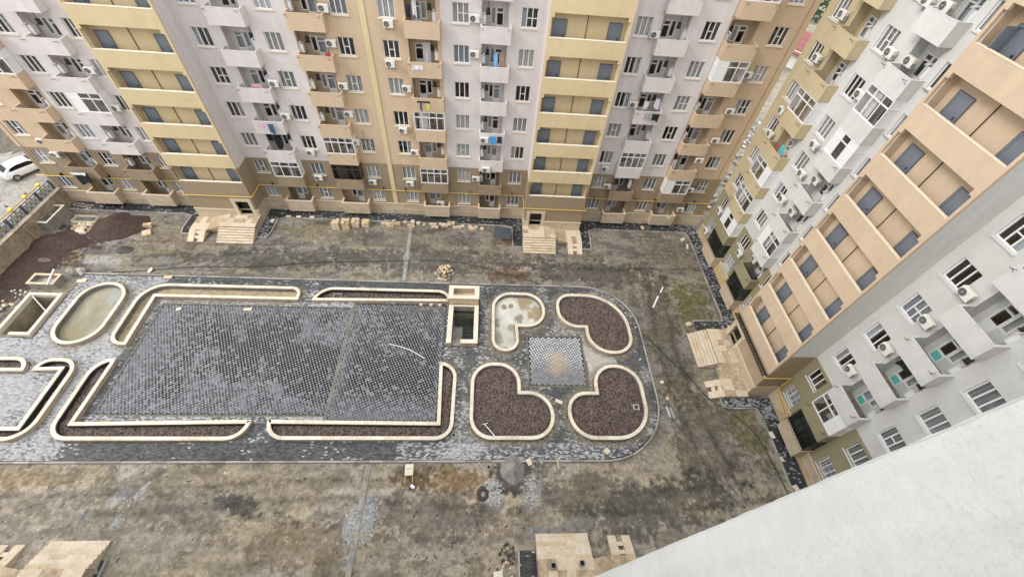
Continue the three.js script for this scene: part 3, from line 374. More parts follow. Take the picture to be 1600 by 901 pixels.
// balcony with recessed back wall; flip = fittings (boiler, meter, window) on the left instead of the right
function addBalcony(b, c, k, wallM, glaz, seedK) {
  const { s0, s1, flip } = c, f = fl(k), base = k === 0, dF = 0.87, t = 0.11, yb = base ? -0.42 : -0.16, yt = 1.05, w = s1 - s0;
  const o = mesh('balcony', base
    ? [box(s0, s1, yb, yt - 0.1, dF - t, dF), box(s0, s0 + t, yb, yt - 0.1, 0.001, dF - t), box(s1 - t, s1, yb, yt - 0.1, 0.001, dF - t), box(s0 + t, s1 - t, yb, -0.02, 0.001, dF - t)]
    : [box(s0, s1, yb, yt, dF - t, dF), box(s0, s0 + t, yb, yt, 0.001, dF - t), box(s1 - t, s1, yb, yt, 0.001, dF - t), box(s0 + t, s1 - t, yb, -0.02, 0.001, dF - t)], base ? M.plinth : wallM, b);
  o.position.set(0, f, 0);
  mesh('parapet_cap', base ? [box(s0 - 0.06, s1 + 0.06, yt - 0.1, yt - 0.02, dF - t - 0.03, dF + 0.06), box(s0 - 0.06, s0 + t + 0.03, yt - 0.1, yt - 0.02, 0.002, dF - t - 0.03), box(s1 - t - 0.03, s1 + 0.06, yt - 0.1, yt - 0.02, 0.002, dF - t - 0.03)] : [box(s0 - 0.01, s1 + 0.01, yt, yt + 0.02, dF - t - 0.01, dF + 0.01), box(s0 - 0.01, s0 + t + 0.01, yt, yt + 0.02, 0.002, dF - t - 0.01), box(s1 - t - 0.01, s1 + 0.01, yt, yt + 0.02, 0.002, dF - t - 0.01)], base ? M.ledge : wallM, o);
  const [o0, o1] = c.open, D = -0.8, H = 2.55, side = flip ? 1 : -1, X = (u) => (flip ? o0 + u : o1 - u), B = (u0, u1, y0, y1, z0, z1) => box(Math.min(X(u0), X(u1)), Math.max(X(u0), X(u1)), y0, y1, z0, z1);
  // door and window in the back wall, measured from the fittings' side: window 0.5..1.15, door 1.22..1.98
  const wide = o1 - o0, us = wide / 2.36, wa = 0.78 * us, wb = 1.26 * us, da = 1.28 * us, db = 1.96 * us, hole = (u0, u1, y0, y1) => [Math.min(X(u0), X(u1)), Math.max(X(u0), X(u1)), y0, y1];
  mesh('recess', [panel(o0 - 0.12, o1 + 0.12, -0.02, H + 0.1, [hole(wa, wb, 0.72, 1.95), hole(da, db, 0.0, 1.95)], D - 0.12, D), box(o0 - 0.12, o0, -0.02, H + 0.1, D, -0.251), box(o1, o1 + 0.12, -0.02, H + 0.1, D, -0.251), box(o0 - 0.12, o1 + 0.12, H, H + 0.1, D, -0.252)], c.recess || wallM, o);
  mesh('balcony_floor', box(o0 - 0.12, o1 + 0.12, -0.12, -0.019, D, -0.001), M.concrete, o);
  const fr = 0.07, z0 = D - 0.09, z1 = D + 0.03, mat = M.pvc;
  mesh('door', [B(da, da + fr, 0.0, 1.95, z0, z1), B(db - fr, db, 0.0, 1.95, z0, z1), B(da + fr, db - fr, 1.87, 1.95, z0, z1), B(da + fr, db - fr, 1.53, 1.62, z0, z1), B(da + fr, db - fr, 0.0, 0.08, z0, z1), B(da + fr, db - fr, 0.08, 0.6, z0 + 0.03, z1 - 0.03), B(da + fr, db - fr, 0.6, 0.68, z0, z1)], mat, o);
  mesh('door_window_frame', [B(wa, wa + fr, 0.72, 1.95, z0, z1), B(wb - fr, wb, 0.72, 1.95, z0, z1), B(wa + fr, wb - fr, 0.72, 0.79, z0, z1), B(wa + fr, wb - fr, 1.88, 1.95, z0, z1)], mat, o);
  mesh('pane', B(da + fr, db - fr, 0.68, 1.53, D - 0.05, D - 0.044), M.glass, o); mesh('pane', B(da + fr, db - fr, 1.62, 1.87, D - 0.05, D - 0.044), M.glass, o); mesh('pane', B(wa + fr, wb - fr, 0.79, 1.88, D - 0.05, D - 0.044), M.glass, o);
  if (rnd() < 0.5) mesh('curtain', box(Math.min(X(wa), X(wb)), Math.max(X(wa), X(wb)), 0.6, 2.1, D - 0.24, D - 0.22), curtainMats[1], o);
  if (rnd() < 0.45) mesh('curtain', box(Math.min(X(da), X(db)), Math.max(X(da), X(db)), 0.1, 2.45, D - 0.24, D - 0.22), curtainMats[3], o);
  if (c.panelM && k > 1 && k < 5) mesh('door_panel', B(da + fr, db - fr, 0.1, 0.59, z1 - 0.029, z1 - 0.02), c.panelM, o);
  if (!glaz && k > 0) {
    const by = 0.85 + rr(-0.05, 0.12);
    mesh('boiler', [B(0.005, 0.3, by, by + 0.68, -0.5, -0.08)], M.boiler, o);
    mesh('boiler_pipes', [bar([X(0.15), by - 0.4, -0.42], [X(0.15), by, -0.42], 0.018), bar([X(0.15), by - 0.45, -0.3], [X(0.15), by, -0.3], 0.018), bar([X(0.1), by - 0.38, -0.18], [X(0.12), by, -0.18], 0.018)], M.acMid, o);
    mesh('flue', [tube([[X(0.16), by + 0.66, -0.3], [X(0.16), by + 0.78, -0.3], [X(0.16), by + 0.84, -0.22], [X(0.18), by + 0.84, 0.1], [X(0.18), by + 0.82, 0.34]], 0.05, 14, 8)], M.boiler, o);
    mesh('gas_meter', [B(0.42 * us, 0.68 * us, 1.5, 1.84, D + 0.001, D + 0.14), bar([X(0.55 * us), 1.84, D + 0.08], [X(0.55 * us), 2.35, D + 0.08], 0.018)], M.acDark, o); mesh('gas_meter_shelf', B(0.36 * us, 0.74 * us, 1.42, 1.46, D + 0.001, D + 0.17), M.rust, o);
  }
  if (k > 0 && hash(seedK, k) < 0.6) { // little arms for a clothes line
    const g = []; for (const s of [s0 + 0.18, s1 - 0.22]) g.push(bar([s, yt - 0.12, dF], [s, yt - 0.02, dF + 0.42], 0.014, 5), bar([s, yt - 0.3, dF], [s, yt - 0.06, dF + 0.28], 0.012, 5), bar([s - 0.12, yt - 0.02, dF + 0.4], [s + 0.12, yt - 0.03, dF + 0.4], 0.012, 5));
    mesh('clothes_bracket', g, M.rust, o);
  }
  if (glaz) {
    const top = H + 0.28, z = dF - 0.085, zz = dF - 0.02, fm = glaz.includes('b') ? M.brownPvc : glaz.includes('k') ? M.black : M.pvc, n = glaz.includes('4') ? 4 : 3, fw = 0.075, tr = yt + (top - yt) * 0.68, G = [], y0 = base ? yt - 0.02 : yt + 0.02;
    const xs = []; for (let i = 0; i <= n; i++) xs.push(s0 + fw / 2 + (w - fw) * i / n);
    for (const x of xs) G.push(box(x - fw / 2, x + fw / 2, y0, top, z, zz));
    for (const y of [y0, tr, top - fw]) for (let i = 0; i < n; i++) G.push(box(xs[i] + fw / 2, xs[i + 1] - fw / 2, y, y + fw, z, zz));
    for (const s of [s0, s1 - 0.065]) { G.push(box(s, s + 0.065, y0, y0 + fw, 0.003, z), box(s, s + 0.065, top - fw, top, 0.003, z), box(s, s + 0.065, tr, tr + fw, 0.003, z), box(s, s + 0.065, y0 + fw, tr, 0.003, 0.07), box(s, s + 0.065, tr + fw, top - fw, 0.003, 0.07)); }
    mesh('glazing_frame', G, fm, o);
    const left = glaz.includes('l') ? 1 : 0, right = glaz.includes('r') ? 1 : 0;
    for (let i = 0; i < n; i++) {
      const solid = (i < left) || (i >= n - right);
      for (const [a, c2] of [[y0 + fw, tr], [tr + fw, top - fw]]) mesh(solid ? 'glazing_panel' : 'pane', box(xs[i] + fw / 2, xs[i + 1] - fw / 2, a, c2, zz - 0.035, zz - (solid ? 0.015 : 0.03)), solid ? M.pvc : glaz.includes('b') || glaz.includes('k') ? M.dimGlass : M.glass, o);
    }
    for (const s of [s0 + 0.025, s1 - 0.045]) mesh('side_panel', [box(s, s + 0.02, y0 + fw, tr, 0.07, z), box(s, s + 0.02, tr + fw, top - fw, 0.07, z)], glaz.includes('k') ? M.dimGlass : fm, o);
    if (glaz.includes('k')) { const q = []; for (let i = 0; i <= 9; i++) q.push(bar([s0 + w * i / 9, y0, dF + 0.13], [s0 + w * i / 9, top, dF + 0.13], 0.014, 5)); for (const y of [y0 + 0.05, (y0 + top) / 2, top - 0.05]) q.push(bar([s0, y, dF + 0.13], [s1, y, dF + 0.13], 0.014, 5), bar([s0, y, 0], [s0, y, dF + 0.13], 0.014, 5), bar([s1, y, 0], [s1, y, dF + 0.13], 0.014, 5)); mesh('security_bars', q, M.black, o); }
    if (rnd() < 0.5) mesh('side_curtain', box(s0 + 0.4, s0 + 1.2, yt, top - 0.1, dF - 0.3, dF - 0.29), curtainMats[2], o);
  }
  return o;
}
// projecting block with shared landings, entrance door at its foot
function addTower(b, s0, s1, mats, top, opt) {
  const dF = 2.2, th = 0.2, p = 0.16, dB = 1.38, dA = opt.doorA || 0.45, dB2 = opt.doorB || 1.52, kLow = opt.kLow || mats.low, kMax = Math.floor((top - 2) / FH);
  // side walls in the colours of the neighbouring wall
  for (const [a, c] of [[s0, s0 + th], [s1 - th, s1]]) {
    mesh('tower_side', box(a, c, 6.6, top, 0.001, dF - 0.201), mats.side, b); mesh('tower_side', box(a, c, 1.65, 6.599, 0.001, dF - 0.201), mats.sideLow || mats.low, b); mesh('tower_plinth', box(a - (a === s0 ? 0.05 : 0), c + (a === s0 ? 0 : 0.05), 0, 1.649, 0.001, dF - 0.201), M.plinth, b);
  }
  // front below the first open landing, with the door hole
  const m = opt.mirror, dx = m ? s1 - 1.85 : s0 + 0.55, dw = 1.3;
  mesh('tower_front', panel(s0, s1, 1.65, 3.86, [[dx, dx + dw, 1.651, 2.8]], dF - 0.2, dF), mats.foot || mats.low, b);
  for (const g of [box(s0 - 0.05, dx, 0, 1.6, dF - 0.2, dF + 0.05), box(dx + dw, s1 + 0.05, 0, 1.6, dF - 0.2, dF + 0.05), box(dx, dx + dw, 0, 1.0, dF - 0.2, dF + 0.05)]) mesh('tower_plinth', g, M.plinth, b);
  mesh('plinth_ledge', [box(s0 - 0.1, dx - 0.36, 1.6, 1.69, dF - 0.2, dF + 0.11), box(dx + dw + 0.36, s1 + 0.1, 1.6, 1.69, dF - 0.2, dF + 0.11)], M.ledge, b);
  const sr = mesh('door_surround', [box(dx - 0.36, dx, 1.01, 3.12, dF + 0.002, dF + 0.1), box(dx + dw, dx + dw + 0.36, 1.01, 3.12, dF + 0.002, dF + 0.1), box(dx, dx + dw, 2.8, 3.12, dF + 0.002, dF + 0.1)], M.step, b);
  mesh('entrance_door', [box(dx + 0.02, dx + 0.64, 1.02, 2.78, dF - 0.62, dF - 0.57), box(dx + 0.66, dx + dw - 0.02, 1.02, 2.78, dF - 0.62, dF - 0.57), box(dx - 0.1, dx + dw + 0.1, 2.79, 2.9, dF - 0.65, dF - 0.2)], M.black, sr);
  for (let k = 1; k <= kMax; k++) {
    const f = fl(k), fm = k === 1 ? kLow : mats.front;
    const o = mesh('loggia', [box(s0, s1, f - (k === 1 ? 0.139 : 0.22), f + 1.08, dF - 0.2, dF)], fm, b);
    mesh('parapet_cap', box(s0 + 0.14, s1 - 0.14, f + 1.08, f + 1.105, dF - 0.215, dF + 0.012), mats.cap, o);
    const nm = k === 1 ? kLow : mats.front, y1 = f + 2.78;
    mesh('pillar', [box(s0, s0 + p, f + 1.08, y1, dF - 0.2, dF), box(s0 + p, s0 + p + 0.2, y1 - 0.3, y1, dF - 0.2, dF - 0.001)], nm, o);
    mesh('pillar', [box(s1 - p, s1, f + 1.08, y1, dF - 0.2, dF), box(s1 - p - 0.2, s1 - p, y1 - 0.3, y1, dF - 0.2, dF - 0.001)], nm, o);
    mesh('back_wall', [box(s0 + th, s1 - th, f - 0.02, f + 2.98, dB - 0.15, dB), box(s0 + th, s0 + th + 0.02, f, f + 2.78, dB, dF - 0.2), box(s1 - th - 0.02, s1 - th, f, f + 2.78, dB, dF - 0.2), box(s0 + th, s1 - th, f + 2.77, f + 2.97, dB, dF - 0.2)], mats.front, o);
    mesh('landing_floor', box(s0 + th, s1 - th, f - 0.025, f, dB, dF - 0.2), M.blockPale, o);
    for (const [a, flip] of [[s0 + dA, 1], [s1 - dB2, 0]]) {
      const open = opt.openDoor === k && flip;
      mesh('door', [box(a, a + 0.08, f, f + 2.12, dB + 0.002, dB + 0.08), box(a + 0.92, a + 1.0, f, f + 2.12, dB + 0.002, dB + 0.08), box(a + 0.08, a + 0.92, f + 2.04, f + 2.12, dB + 0.002, dB + 0.08), ...(open ? [box(a + 0.08, a + 0.12, f + 0.03, f + 2.03, dB + 0.09, dB + 0.75), box(a + 0.09, a + 0.9, f + 0.02, f + 2.02, dB + 0.002, dB + 0.005)] : [box(a + 0.085, a + 0.915, f + 0.02, f + 2.035, dB + 0.002, dB + 0.05)])], M.steelDoor, o);
    }
    for (const a of [s0 + dA, s1 - dB2]) mesh('door_trim', [box(a - 0.03, a - 0.001, f, f + 2.15, dB + 0.002, dB + 0.095), box(a + 1.001, a + 1.03, f, f + 2.15, dB + 0.002, dB + 0.095), box(a - 0.001, a + 1.001, f + 2.121, f + 2.15, dB + 0.002, dB + 0.095), box(a + 0.14, a + 0.86, f + 0.78, f + 0.81, dB + 0.051, dB + 0.062)], M.doorFrame, o);
    mesh('divider_pipe', bar([(s0 + s1) / 2 - 0.1, f, dB + 0.04], [(s0 + s1) / 2 - 0.1, f + 2.77, dB + 0.04], 0.03), M.rust, o);
    for (const a of [s0 + dA + 0.78, s1 - dB2 + 0.78]) mesh('door_handle', box(a, a + 0.05, f + 1.0, f + 1.12, dB + 0.052, dB + 0.1), M.black, o);
  }
  return b;
}
function shell(b, s0, s1, top, depth) { mesh('shell', [box(s0 + 0.01, s1 - 0.01, 0, top, -depth, -depth + 0.3), box(s0, s0 + 0.25, 0, top, -depth + 0.3, -0.251), box(s1 - 0.25, s1, 0, top, -depth + 0.3, -0.251), box(s0 + 0.25, s1 - 0.25, 0.2, 0.5, -depth + 0.3, -0.251)], b.userData.endM, b); mesh('roof', box(s0 - 0.2, s1 + 0.2, top, top + 0.5, -depth - 0.2, 0.3), M.roof, b); delete b.userData.endM; }
function facade(b, cfg) {
  const { top } = cfg, kMax = Math.floor((top - 3.6) / FH);
  const holes = []; // [a, b, y0, y1]
  for (const w of cfg.windows) for (let k = 0; k <= kMax; k++) holes.push([w, w + WW, fl(k) + 0.87, fl(k) + 0.87 + WH]);
  for (const c of cfg.balconies) for (let k = 0; k <= kMax; k++) holes.push([c.open[0], c.open[1], fl(k) - 0.02, fl(k) + 2.55]);
  for (const [s0, s1, m] of cfg.sections) {
    const hs = (a, c) => holes.filter((h) => h[0] > s0 && h[1] < s1 && h[2] > a - 0.5 && h[3] < c + 0.1).map((h) => [h[0], h[1], Math.max(h[2], a + 0.001), h[3]]);
    mesh('wall', panel(s0, s1, 6.6, top, hs(6.6, top)), m, b);
    mesh('wall', panel(s0, s1, 0.95, 6.599, hs(0.95, 6.6)), cfg.low, b);
  }
  for (const w of cfg.windows) for (let k = 0; k <= kMax; k++) { if (cfg.hide && cfg.hide(w, k)) continue; addWindow(b, w, k, cfg.dark(w, k), cfg.bars ? k === 0 : undefined); }
  cfg.balconies.forEach((c, i) => { for (let k = 0; k <= kMax; k++) { const sec = cfg.sections.find((q) => q[0] <= (c.s0 + c.s1) / 2 && q[1] > (c.s0 + c.s1) / 2); addBalcony(b, c, k, k < 2 ? cfg.low : sec[2], (c.glaz || {})[k], i * 7 + 3); } });
  const pl = [], lg = [], gaps = [...cfg.towers, ...cfg.balconies.map((c) => [c.s0, c.s1])].sort((a, c) => a[0] - c[0]); let at = cfg.s0;
  for (const [a, c, tw] of [...gaps, [cfg.s1, cfg.s1]]) { if (a > at) { for (let q = at, n = Math.max(1, Math.round((a - at) / 1.25)), w = (a - at) / n, i = 0; i < n; i++, q += w) { pl.push(box(q + 0.003, q + w - 0.003, 0, 0.778, 0.001, 0.1 + rr(0, 0.008)), box(q + 0.003, q + w - 0.003, 0.782, 1.5, 0.001, 0.06 + rr(0, 0.008))); } lg.push(box(at, a, 1.5, 1.56, 0.001, 0.12), box(at, a, 0.76, 0.8, 0.1, 0.115)); } at = c; }
  for (const c of cfg.balconies) pl.push(box(c.s0, c.s1, 0, 0.57, 0.001, 0.1));
  const pm = [M.plinth, stone([0.61, 0.51, 0.39]), stone([0.53, 0.43, 0.32])]; pl.forEach((g) => mesh('plinth_slab', g, pm[Math.floor(rnd() * 3)], b)); for (const g of lg) mesh('plinth_ledge', g, M.ledge, b);
}
const TOP = 31.5;
const back = tag(thing('apartment_block', 'long apartment block facing the courtyard, pink and tan walls with yellow stair towers', 'building'), null); back.userData.endM = M.beige;
{
  const towers = [[-29.05, -22.78], [5.45, 11.72]];
  const darkSet = new Set(['3.52:4', '3.52:6', '-1.87:4', '12.66:5', '12.66:4', '18.23:6', '18.23:3', '-7.56:5', '-7.56:3', '-22.3:4', '-16.78:3', '-37.05:4', '-37.05:5', '-31.7:5', '-31.7:6', '24.02:4', '-37.05:3', '24.02:2', '-22.3:5', '-11.15:5', '-16.78:2', '-7.56:2', '24.02:6']);
  facade(back, {
    top: TOP, s0: -43.75, s1: 26.6, low: M.brown, towers,
    sections: [[-43.75, -37.45, M.beige], [-37.449, -14.36, M.pink], [-14.359, -2.78, M.beige], [-2.779, 20.18, M.pink], [20.181, 26.6, M.beige]],
    windows: [-42.98, -37.05, -31.7, -22.3, -16.78, -11.15, -7.56, -1.87, 3.52, 12.66, 18.23, 24.02],
    dark: (w, k) => darkSet.has(w + ':' + k),
    balconies: [
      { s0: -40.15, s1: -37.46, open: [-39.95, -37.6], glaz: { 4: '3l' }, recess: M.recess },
      { s0: -34.7, s1: -32.0, open: [-34.65, -32.35], flip: 1, glaz: { 3: '3l' } },
      { s0: -20.2, s1: -17.5, open: [-19.9, -17.62], glaz: { 1: '3' } },
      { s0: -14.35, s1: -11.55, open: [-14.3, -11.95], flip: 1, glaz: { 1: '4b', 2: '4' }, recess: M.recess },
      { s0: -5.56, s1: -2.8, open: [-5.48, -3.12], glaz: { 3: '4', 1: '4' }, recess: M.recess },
      { s0: 0.36, s1: 2.78, open: [0.46, 2.52], flip: 1 },
      { s0: 14.5, s1: 17.08, open: [14.72, 16.96], glaz: { 2: '4' } },
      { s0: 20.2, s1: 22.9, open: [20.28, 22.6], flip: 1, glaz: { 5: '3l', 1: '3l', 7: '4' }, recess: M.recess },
    ],
  });
  addTower(back, ...towers[0], { side: M.pink, low: M.brown, front: M.yellow, cap: M.capPale }, TOP, { mirror: true });
  addTower(back, ...towers[1], { side: M.pink, low: M.brown, front: M.yellow, cap: M.capPale }, TOP, {});
  mesh('pilaster', box(-8.95, -8.52, 1.56, TOP, 0.001, 0.07), M.cream, back);
  const gp = (pts, r = 0.055) => { const g = []; for (let i = 1; i < pts.length; i++) g.push(bar(pts[i - 1], pts[i], r, 8)); for (const p of pts.slice(1, -1)) { const s = new THREE.SphereGeometry(r, 8, 6); s.translate(...p); g.push(s); } return g; };
  mesh('gas_pipe', [...gp([[-44.4, 3.4, 0.16], [-29.25, 3.4, 0.16], [-29.25, 3.5, 2.36], [-22.58, 3.5, 2.36], [-22.58, 3.5, 0.16], [-22.58, 3.4, 0.16], [5.25, 3.4, 0.16], [5.25, 3.5, 2.36], [11.92, 3.5, 2.36], [11.92, 3.5, 0.16], [26.6, 3.4, 0.16]])], M.gas, back);
  const cl = []; for (let s = -42; s < 26; s += 2.3) if (!(s > -29.3 && s < -22.5) && !(s > 5.2 && s < 12)) cl.push(box(s, s + 0.05, 3.3, 3.72, 0.001, 0.2)); mesh('pipe_clip', cl, M.black, back);
  const dr = []; for (const s of [-43.35, 26.0]) dr.push(box(s, s + 0.05, 1.6, TOP, 0.001, 0.03)); for (const [s, a, c] of [[-37.48, 6.6, TOP], [-14.38, 6.6, TOP], [20.16, 6.6, TOP]]) dr.push(box(s, s + 0.03, a, c, 0.001, 0.012)); mesh('joint_strip', dr, M.brown, back);
  shell(back, -43.75, 26.6, TOP, 12);
}
const side = tag(thing('apartment_block', 'apartment block on the right with white and ochre walls and an orange-tan stair tower', 'building', [26.29, 0, 0], -Math.PI / 2), null); side.userData.endM = M.ochre;
{
  const t = [15.7, 21.76];
  facade(side, {
    top: 37, s0: 1.42, s1: 37.9, low: M.olive, towers: [t], bars: true,
    sections: [[1.42, 6.83, M.ochre], [6.831, 37.9, M.white]],
    windows: [2.24, 7.84, 13.3, 22.4, 27.95, 33.4], hide: (w) => w > 33,
    dark: (w, k) => hash(Math.round(w * 10), k) < 0.36,
    balconies: [
      { s0: 4.6, s1: 7.3, open: [4.68, 6.8], glaz: { 5: '3', 3: '3r', 2: '3', 1: '3lr', 0: '3k', 10: '3', 8: '3' }, panelM: null },
      { s0: 10.55, s1: 13.0, open: [10.7, 12.7], glaz: { 6: '3', 5: '3lr', 2: '3l', 0: '3k' } },
      { s0: 24.62, s1: 27.15, open: [24.75, 27.0], panelM: M.turquoise, glaz: { 1: '3r', 0: '3k' } },
      { s0: 30.2, s1: 32.7, open: [30.35, 32.55] },
    ],
  });
  addTower(side, ...t, { side: M.white, low: M.olive, front: M.orange, foot: M.towerFoot, sideLow: M.brown, cap: std([0.7, 0.6, 0.45]) }, 37, { openDoor: 8, doorA: 0.75, doorB: 1.4, kLow: M.orange });
  const gp = (pts, r = 0.055) => { const g = []; for (let i = 1; i < pts.length; i++) g.push(bar(pts[i - 1], pts[i], r, 8)); for (const p of pts.slice(1, -1)) { const s = new THREE.SphereGeometry(r, 8, 6); s.translate(...p); g.push(s); } return g; };
  mesh('gas_pipe', [...gp([[1.6, 0.95, 0.2], [15.5, 0.95, 0.2], [15.5, 3.5, 0.2], [15.5, 3.5, 2.37], [21.95, 3.5, 2.37], [21.95, 3.5, 0.2], [21.95, 1.7, 0.2], [24.2, 1.35, 0.2], [24.2, 0.5, 0.2], [36, 0.5, 0.2]]), ...gp([[21.95, 1.5, 0.3], [24.0, 1.15, 0.3]]), ...gp([[3, 0.6, 0.2], [14, 0.6, 0.2]])], M.gas, side);
  const sl = []; for (let i = 0; i < 30; i++) sl.push(box(15.62 + i * 0.207, 15.72 + i * 0.207, 3.62, 3.7, 2.22, 2.62)); sl.push(box(15.6, 21.8, 3.56, 3.61, 2.22, 2.27), box(15.6, 21.8, 3.56, 3.61, 2.57, 2.62)); mesh('slatted_canopy', sl, M.black, side);
  mesh('drying_sill', [0, 1, 2, 3, 4, 5, 6, 7].map((k) => box(13.2, 14.7, fl(k) + 0.8, fl(k) + 0.84, 0.1, 0.14)), M.acMid, side);
  shell(side, 1.42, 37.9, 37, 12);
}
const nearB = thing('apartment_block', 'white rough-plastered wall of the near block filling the lower right corner', 'building');
{
  mesh('wall', [box(-46, 26.0, 0, 38, 37.86, 38.2)], near, nearB);
  for (const [a, c] of [[5.1, 11.4], [-29.05, -22.7]]) { mesh('tower', [box(a + 0.251, c - 0.251, 0, 38, 35.66, 35.9), box(a, a + 0.25, 0, 38, 35.66, 37.859), box(c - 0.25, c, 0, 38, 35.66, 37.859)], near, nearB); const e = new THREE.CylinderGeometry(0.011, 0.011, 30, 8, 600), q = e.attributes.position; for (let i = 0; i < q.count; i++) { const y = q.getY(i), k = 0.6 + 1.1 * fbm(y * 5 + a, 3, 3), o = (fbm(y * 1.3, a, 3) - 0.5) * 0.014; q.setXYZ(i, q.getX(i) * k + 0.006, y, q.getZ(i) * k + 0.006 + o); } e.computeVertexNormals(); const cb = mesh('corner_bead', e, near, nearB); cb.position.set(a, 21, 35.66); }
  mesh('shell', [box(-46, 26.0, 37.9, 38.2, 38.201, 50), box(-46, 26, 0, 37.9, 49.7, 50), box(-46, -45.7, 0, 37.9, 38.201, 49.7), box(25.7, 26, 0, 37.9, 38.201, 49.7)], M.roof, nearB);
}

// ------------------------------------------------------------------ entrance stairs at the stair towers (local s along the tower, d outwards)
function wedge(s0, s1, prof) { const g = new THREE.ExtrudeGeometry(new THREE.Shape(prof.map((p) => new THREE.Vector2(...p))), { depth: s1 - s0, bevelEnabled: false }); g.rotateY(-Math.PI / 2); g.translate(s1, 0, 0); return g; }
const treadMats = [M.step, M.step, M.blockPale, stone([0.7, 0.6, 0.47]), stone([0.62, 0.5, 0.34])];
function entrance(label, p, turn, mirror) {
  const t = thing('entrance_stairs', label, 'stairs', p, turn), W = 6.3, B = (a, b, ...r) => (mirror ? box(W - b, W - a, ...r) : box(a, b, ...r)), K = (a, b, prof) => (mirror ? wedge(W - b, W - a, prof) : wedge(a, b, prof));
  for (let i = 0; i < 6; i++) { const f = 5.64 - 0.26 * i, y = (i + 1) / 7; const s = mesh('step', B(-0.1, 3.45, i ? y - 0.143 : 0, y - 0.035, 4.1, f - 0.03), M.planterWall, t); void s; const n = 4, cut = [-0.12]; for (let q = 1; q < n; q++) cut.push(-0.12 + 3.59 * (q + rr(-0.28, 0.28)) / n); cut.push(3.47);
    for (let q = 0; q < n; q++) mesh('tread_stone', B(cut[q] + 0.002, cut[q + 1] - 0.002, y - 0.034, y + rr(-0.003, 0.003), 4.1 - (i === 5 ? 0.001 : 0.02), f + rr(-0.004, 0.006)), treadMats[Math.floor(rnd() * treadMats.length)], s); }
  mesh('landing', [B(-0.1, 3.45, 0, 0.96, 2.26, 4.06)], M.planterWall, t);
  // stone slabs of the landing, some left out so that the mortar bed shows
  const sl = [], sd = []; for (let i = 0; i < 6; i++) for (let j = 0; j < 3; j++) { const a = -0.12 + i * 0.598, d = 2.27 + j * 0.605, h = hash(i * 7 + (mirror ? 3 : 0), j + Math.round(p[0] + p[2])); if (h < 0.12 && j < 2) continue; (h > 0.62 ? sd : sl).push(B(a, a + 0.59, 0.961, 1.0, d, d + 0.597 + (j === 2 ? 0.02 : 0))); }
  for (const g of sl) mesh('paving_slab', g, M.step, t); for (const g of sd) mesh('paving_slab', g, M.stepDirty, t);
  mesh('ramp_slope', K(3.455, 4.78, [[2.26, 0], [4.02, 0], [4.02, 0.5], [2.26, 0.5]]), M.planterWall, t);
  const g = new THREE.BufferGeometry(), q = [[3.46, 1.0, 2.27], [3.46, 1.0, 4.08], [4.78, 0.56, 4.28], [4.78, 0.56, 2.27], [3.46, 0.45, 2.27], [3.46, 0.45, 4.08], [4.78, 0.45, 4.28], [4.78, 0.45, 2.27]].map(([s, y, d]) => [mirror ? W - s : s, y, d]);
  const I = [0, 1, 2, 0, 2, 3, 1, 5, 6, 1, 6, 2, 4, 7, 6, 4, 6, 5, 0, 3, 7, 0, 7, 4]; if (mirror) I.reverse();
  g.setAttribute('position', new THREE.Float32BufferAttribute(q.flat(), 3)); g.setAttribute('uv', new THREE.Float32BufferAttribute(q.flatMap((v) => [v[0], v[2]]), 2)); g.setIndex(I); const gg = g.toNonIndexed(); gg.computeVertexNormals(); mesh('ramp_top', gg, M.stepDirty, t);
  mesh('ramp_platform', [B(4.785, 6.42, 0, 0.52, 2.26, 4.3)], M.planterWall, t);
  for (const [a, b] of [[4.77, 5.32], [5.325, 5.88], [5.885, 6.45]]) for (const [c, d] of [[2.27, 3.28], [3.285, 4.3]]) mesh('paving_slab', B(a, b, 0.521, 0.56, c, d), rnd() < 0.3 ? M.stepDirty : M.step, t);
  for (const [a, b] of [[4.85, 5.42], [5.83, 6.43]]) mesh('ramp_track', K(a, b, [[4.305, 0], [5.5, 0], [5.5, 0.03], [4.305, 0.56]]), M.step, t);
  for (const d of [4.35, 4.85]) mesh('ramp_stone', K(5.43, 5.82, [[d, 0], [d + 0.24, 0], [d + 0.24, 0.5 - (d - 4.3) * 0.45 - 0.1], [d, 0.5 - (d - 4.3) * 0.45]]), M.blockPale, t);
  return t;
}
entrance('stone entrance stairs with ramp on the left, at the left yellow stair tower', [-29.1, 0, 0], 0, true);
entrance('stone entrance stairs with ramp on the right, at the middle yellow stair tower', [5.45, 0, 0], 0, false);
entrance('stone entrance stairs with ramp, at the orange-tan stair tower on the right', [26.29, 0, 15.7], -Math.PI / 2, false);
{
  const n = entrance('broad pale entrance steps at the bottom edge right of centre, two pipe stubs beside', [11.5, 0, 37.7], Math.PI, true); void n;
  const l = entrance('stepped cream stone slabs of an entrance at the lower left corner', [-22.15, 0, 37.7], Math.PI, false); void l;
  for (const [x, z, w] of [[5.99, 34.0, 'left'], [7.85, 33.9, 'right']]) { const t = thing('pipe_stub', w + ' one of two grey pipe stubs standing in the bottom entrance landing', 'pipe', [x, 1.0, z], 0, 'pipe stubs in the entrance landing'); mesh('pipe', [cyl(0.17, 0.17, 0.34, 18, true).translate(0, 0.17, 0), new THREE.TorusGeometry(0.165, 0.018, 6, 18).rotateX(Math.PI / 2).translate(0, 0.34, 0)], std([0.3, 0.3, 0.3], { side: THREE.DoubleSide }), t); mesh('pipe_bottom', new THREE.CircleGeometry(0.165, 18).rotateX(-Math.PI / 2).translate(0, 0.02, 0), M.dark, t); }
}

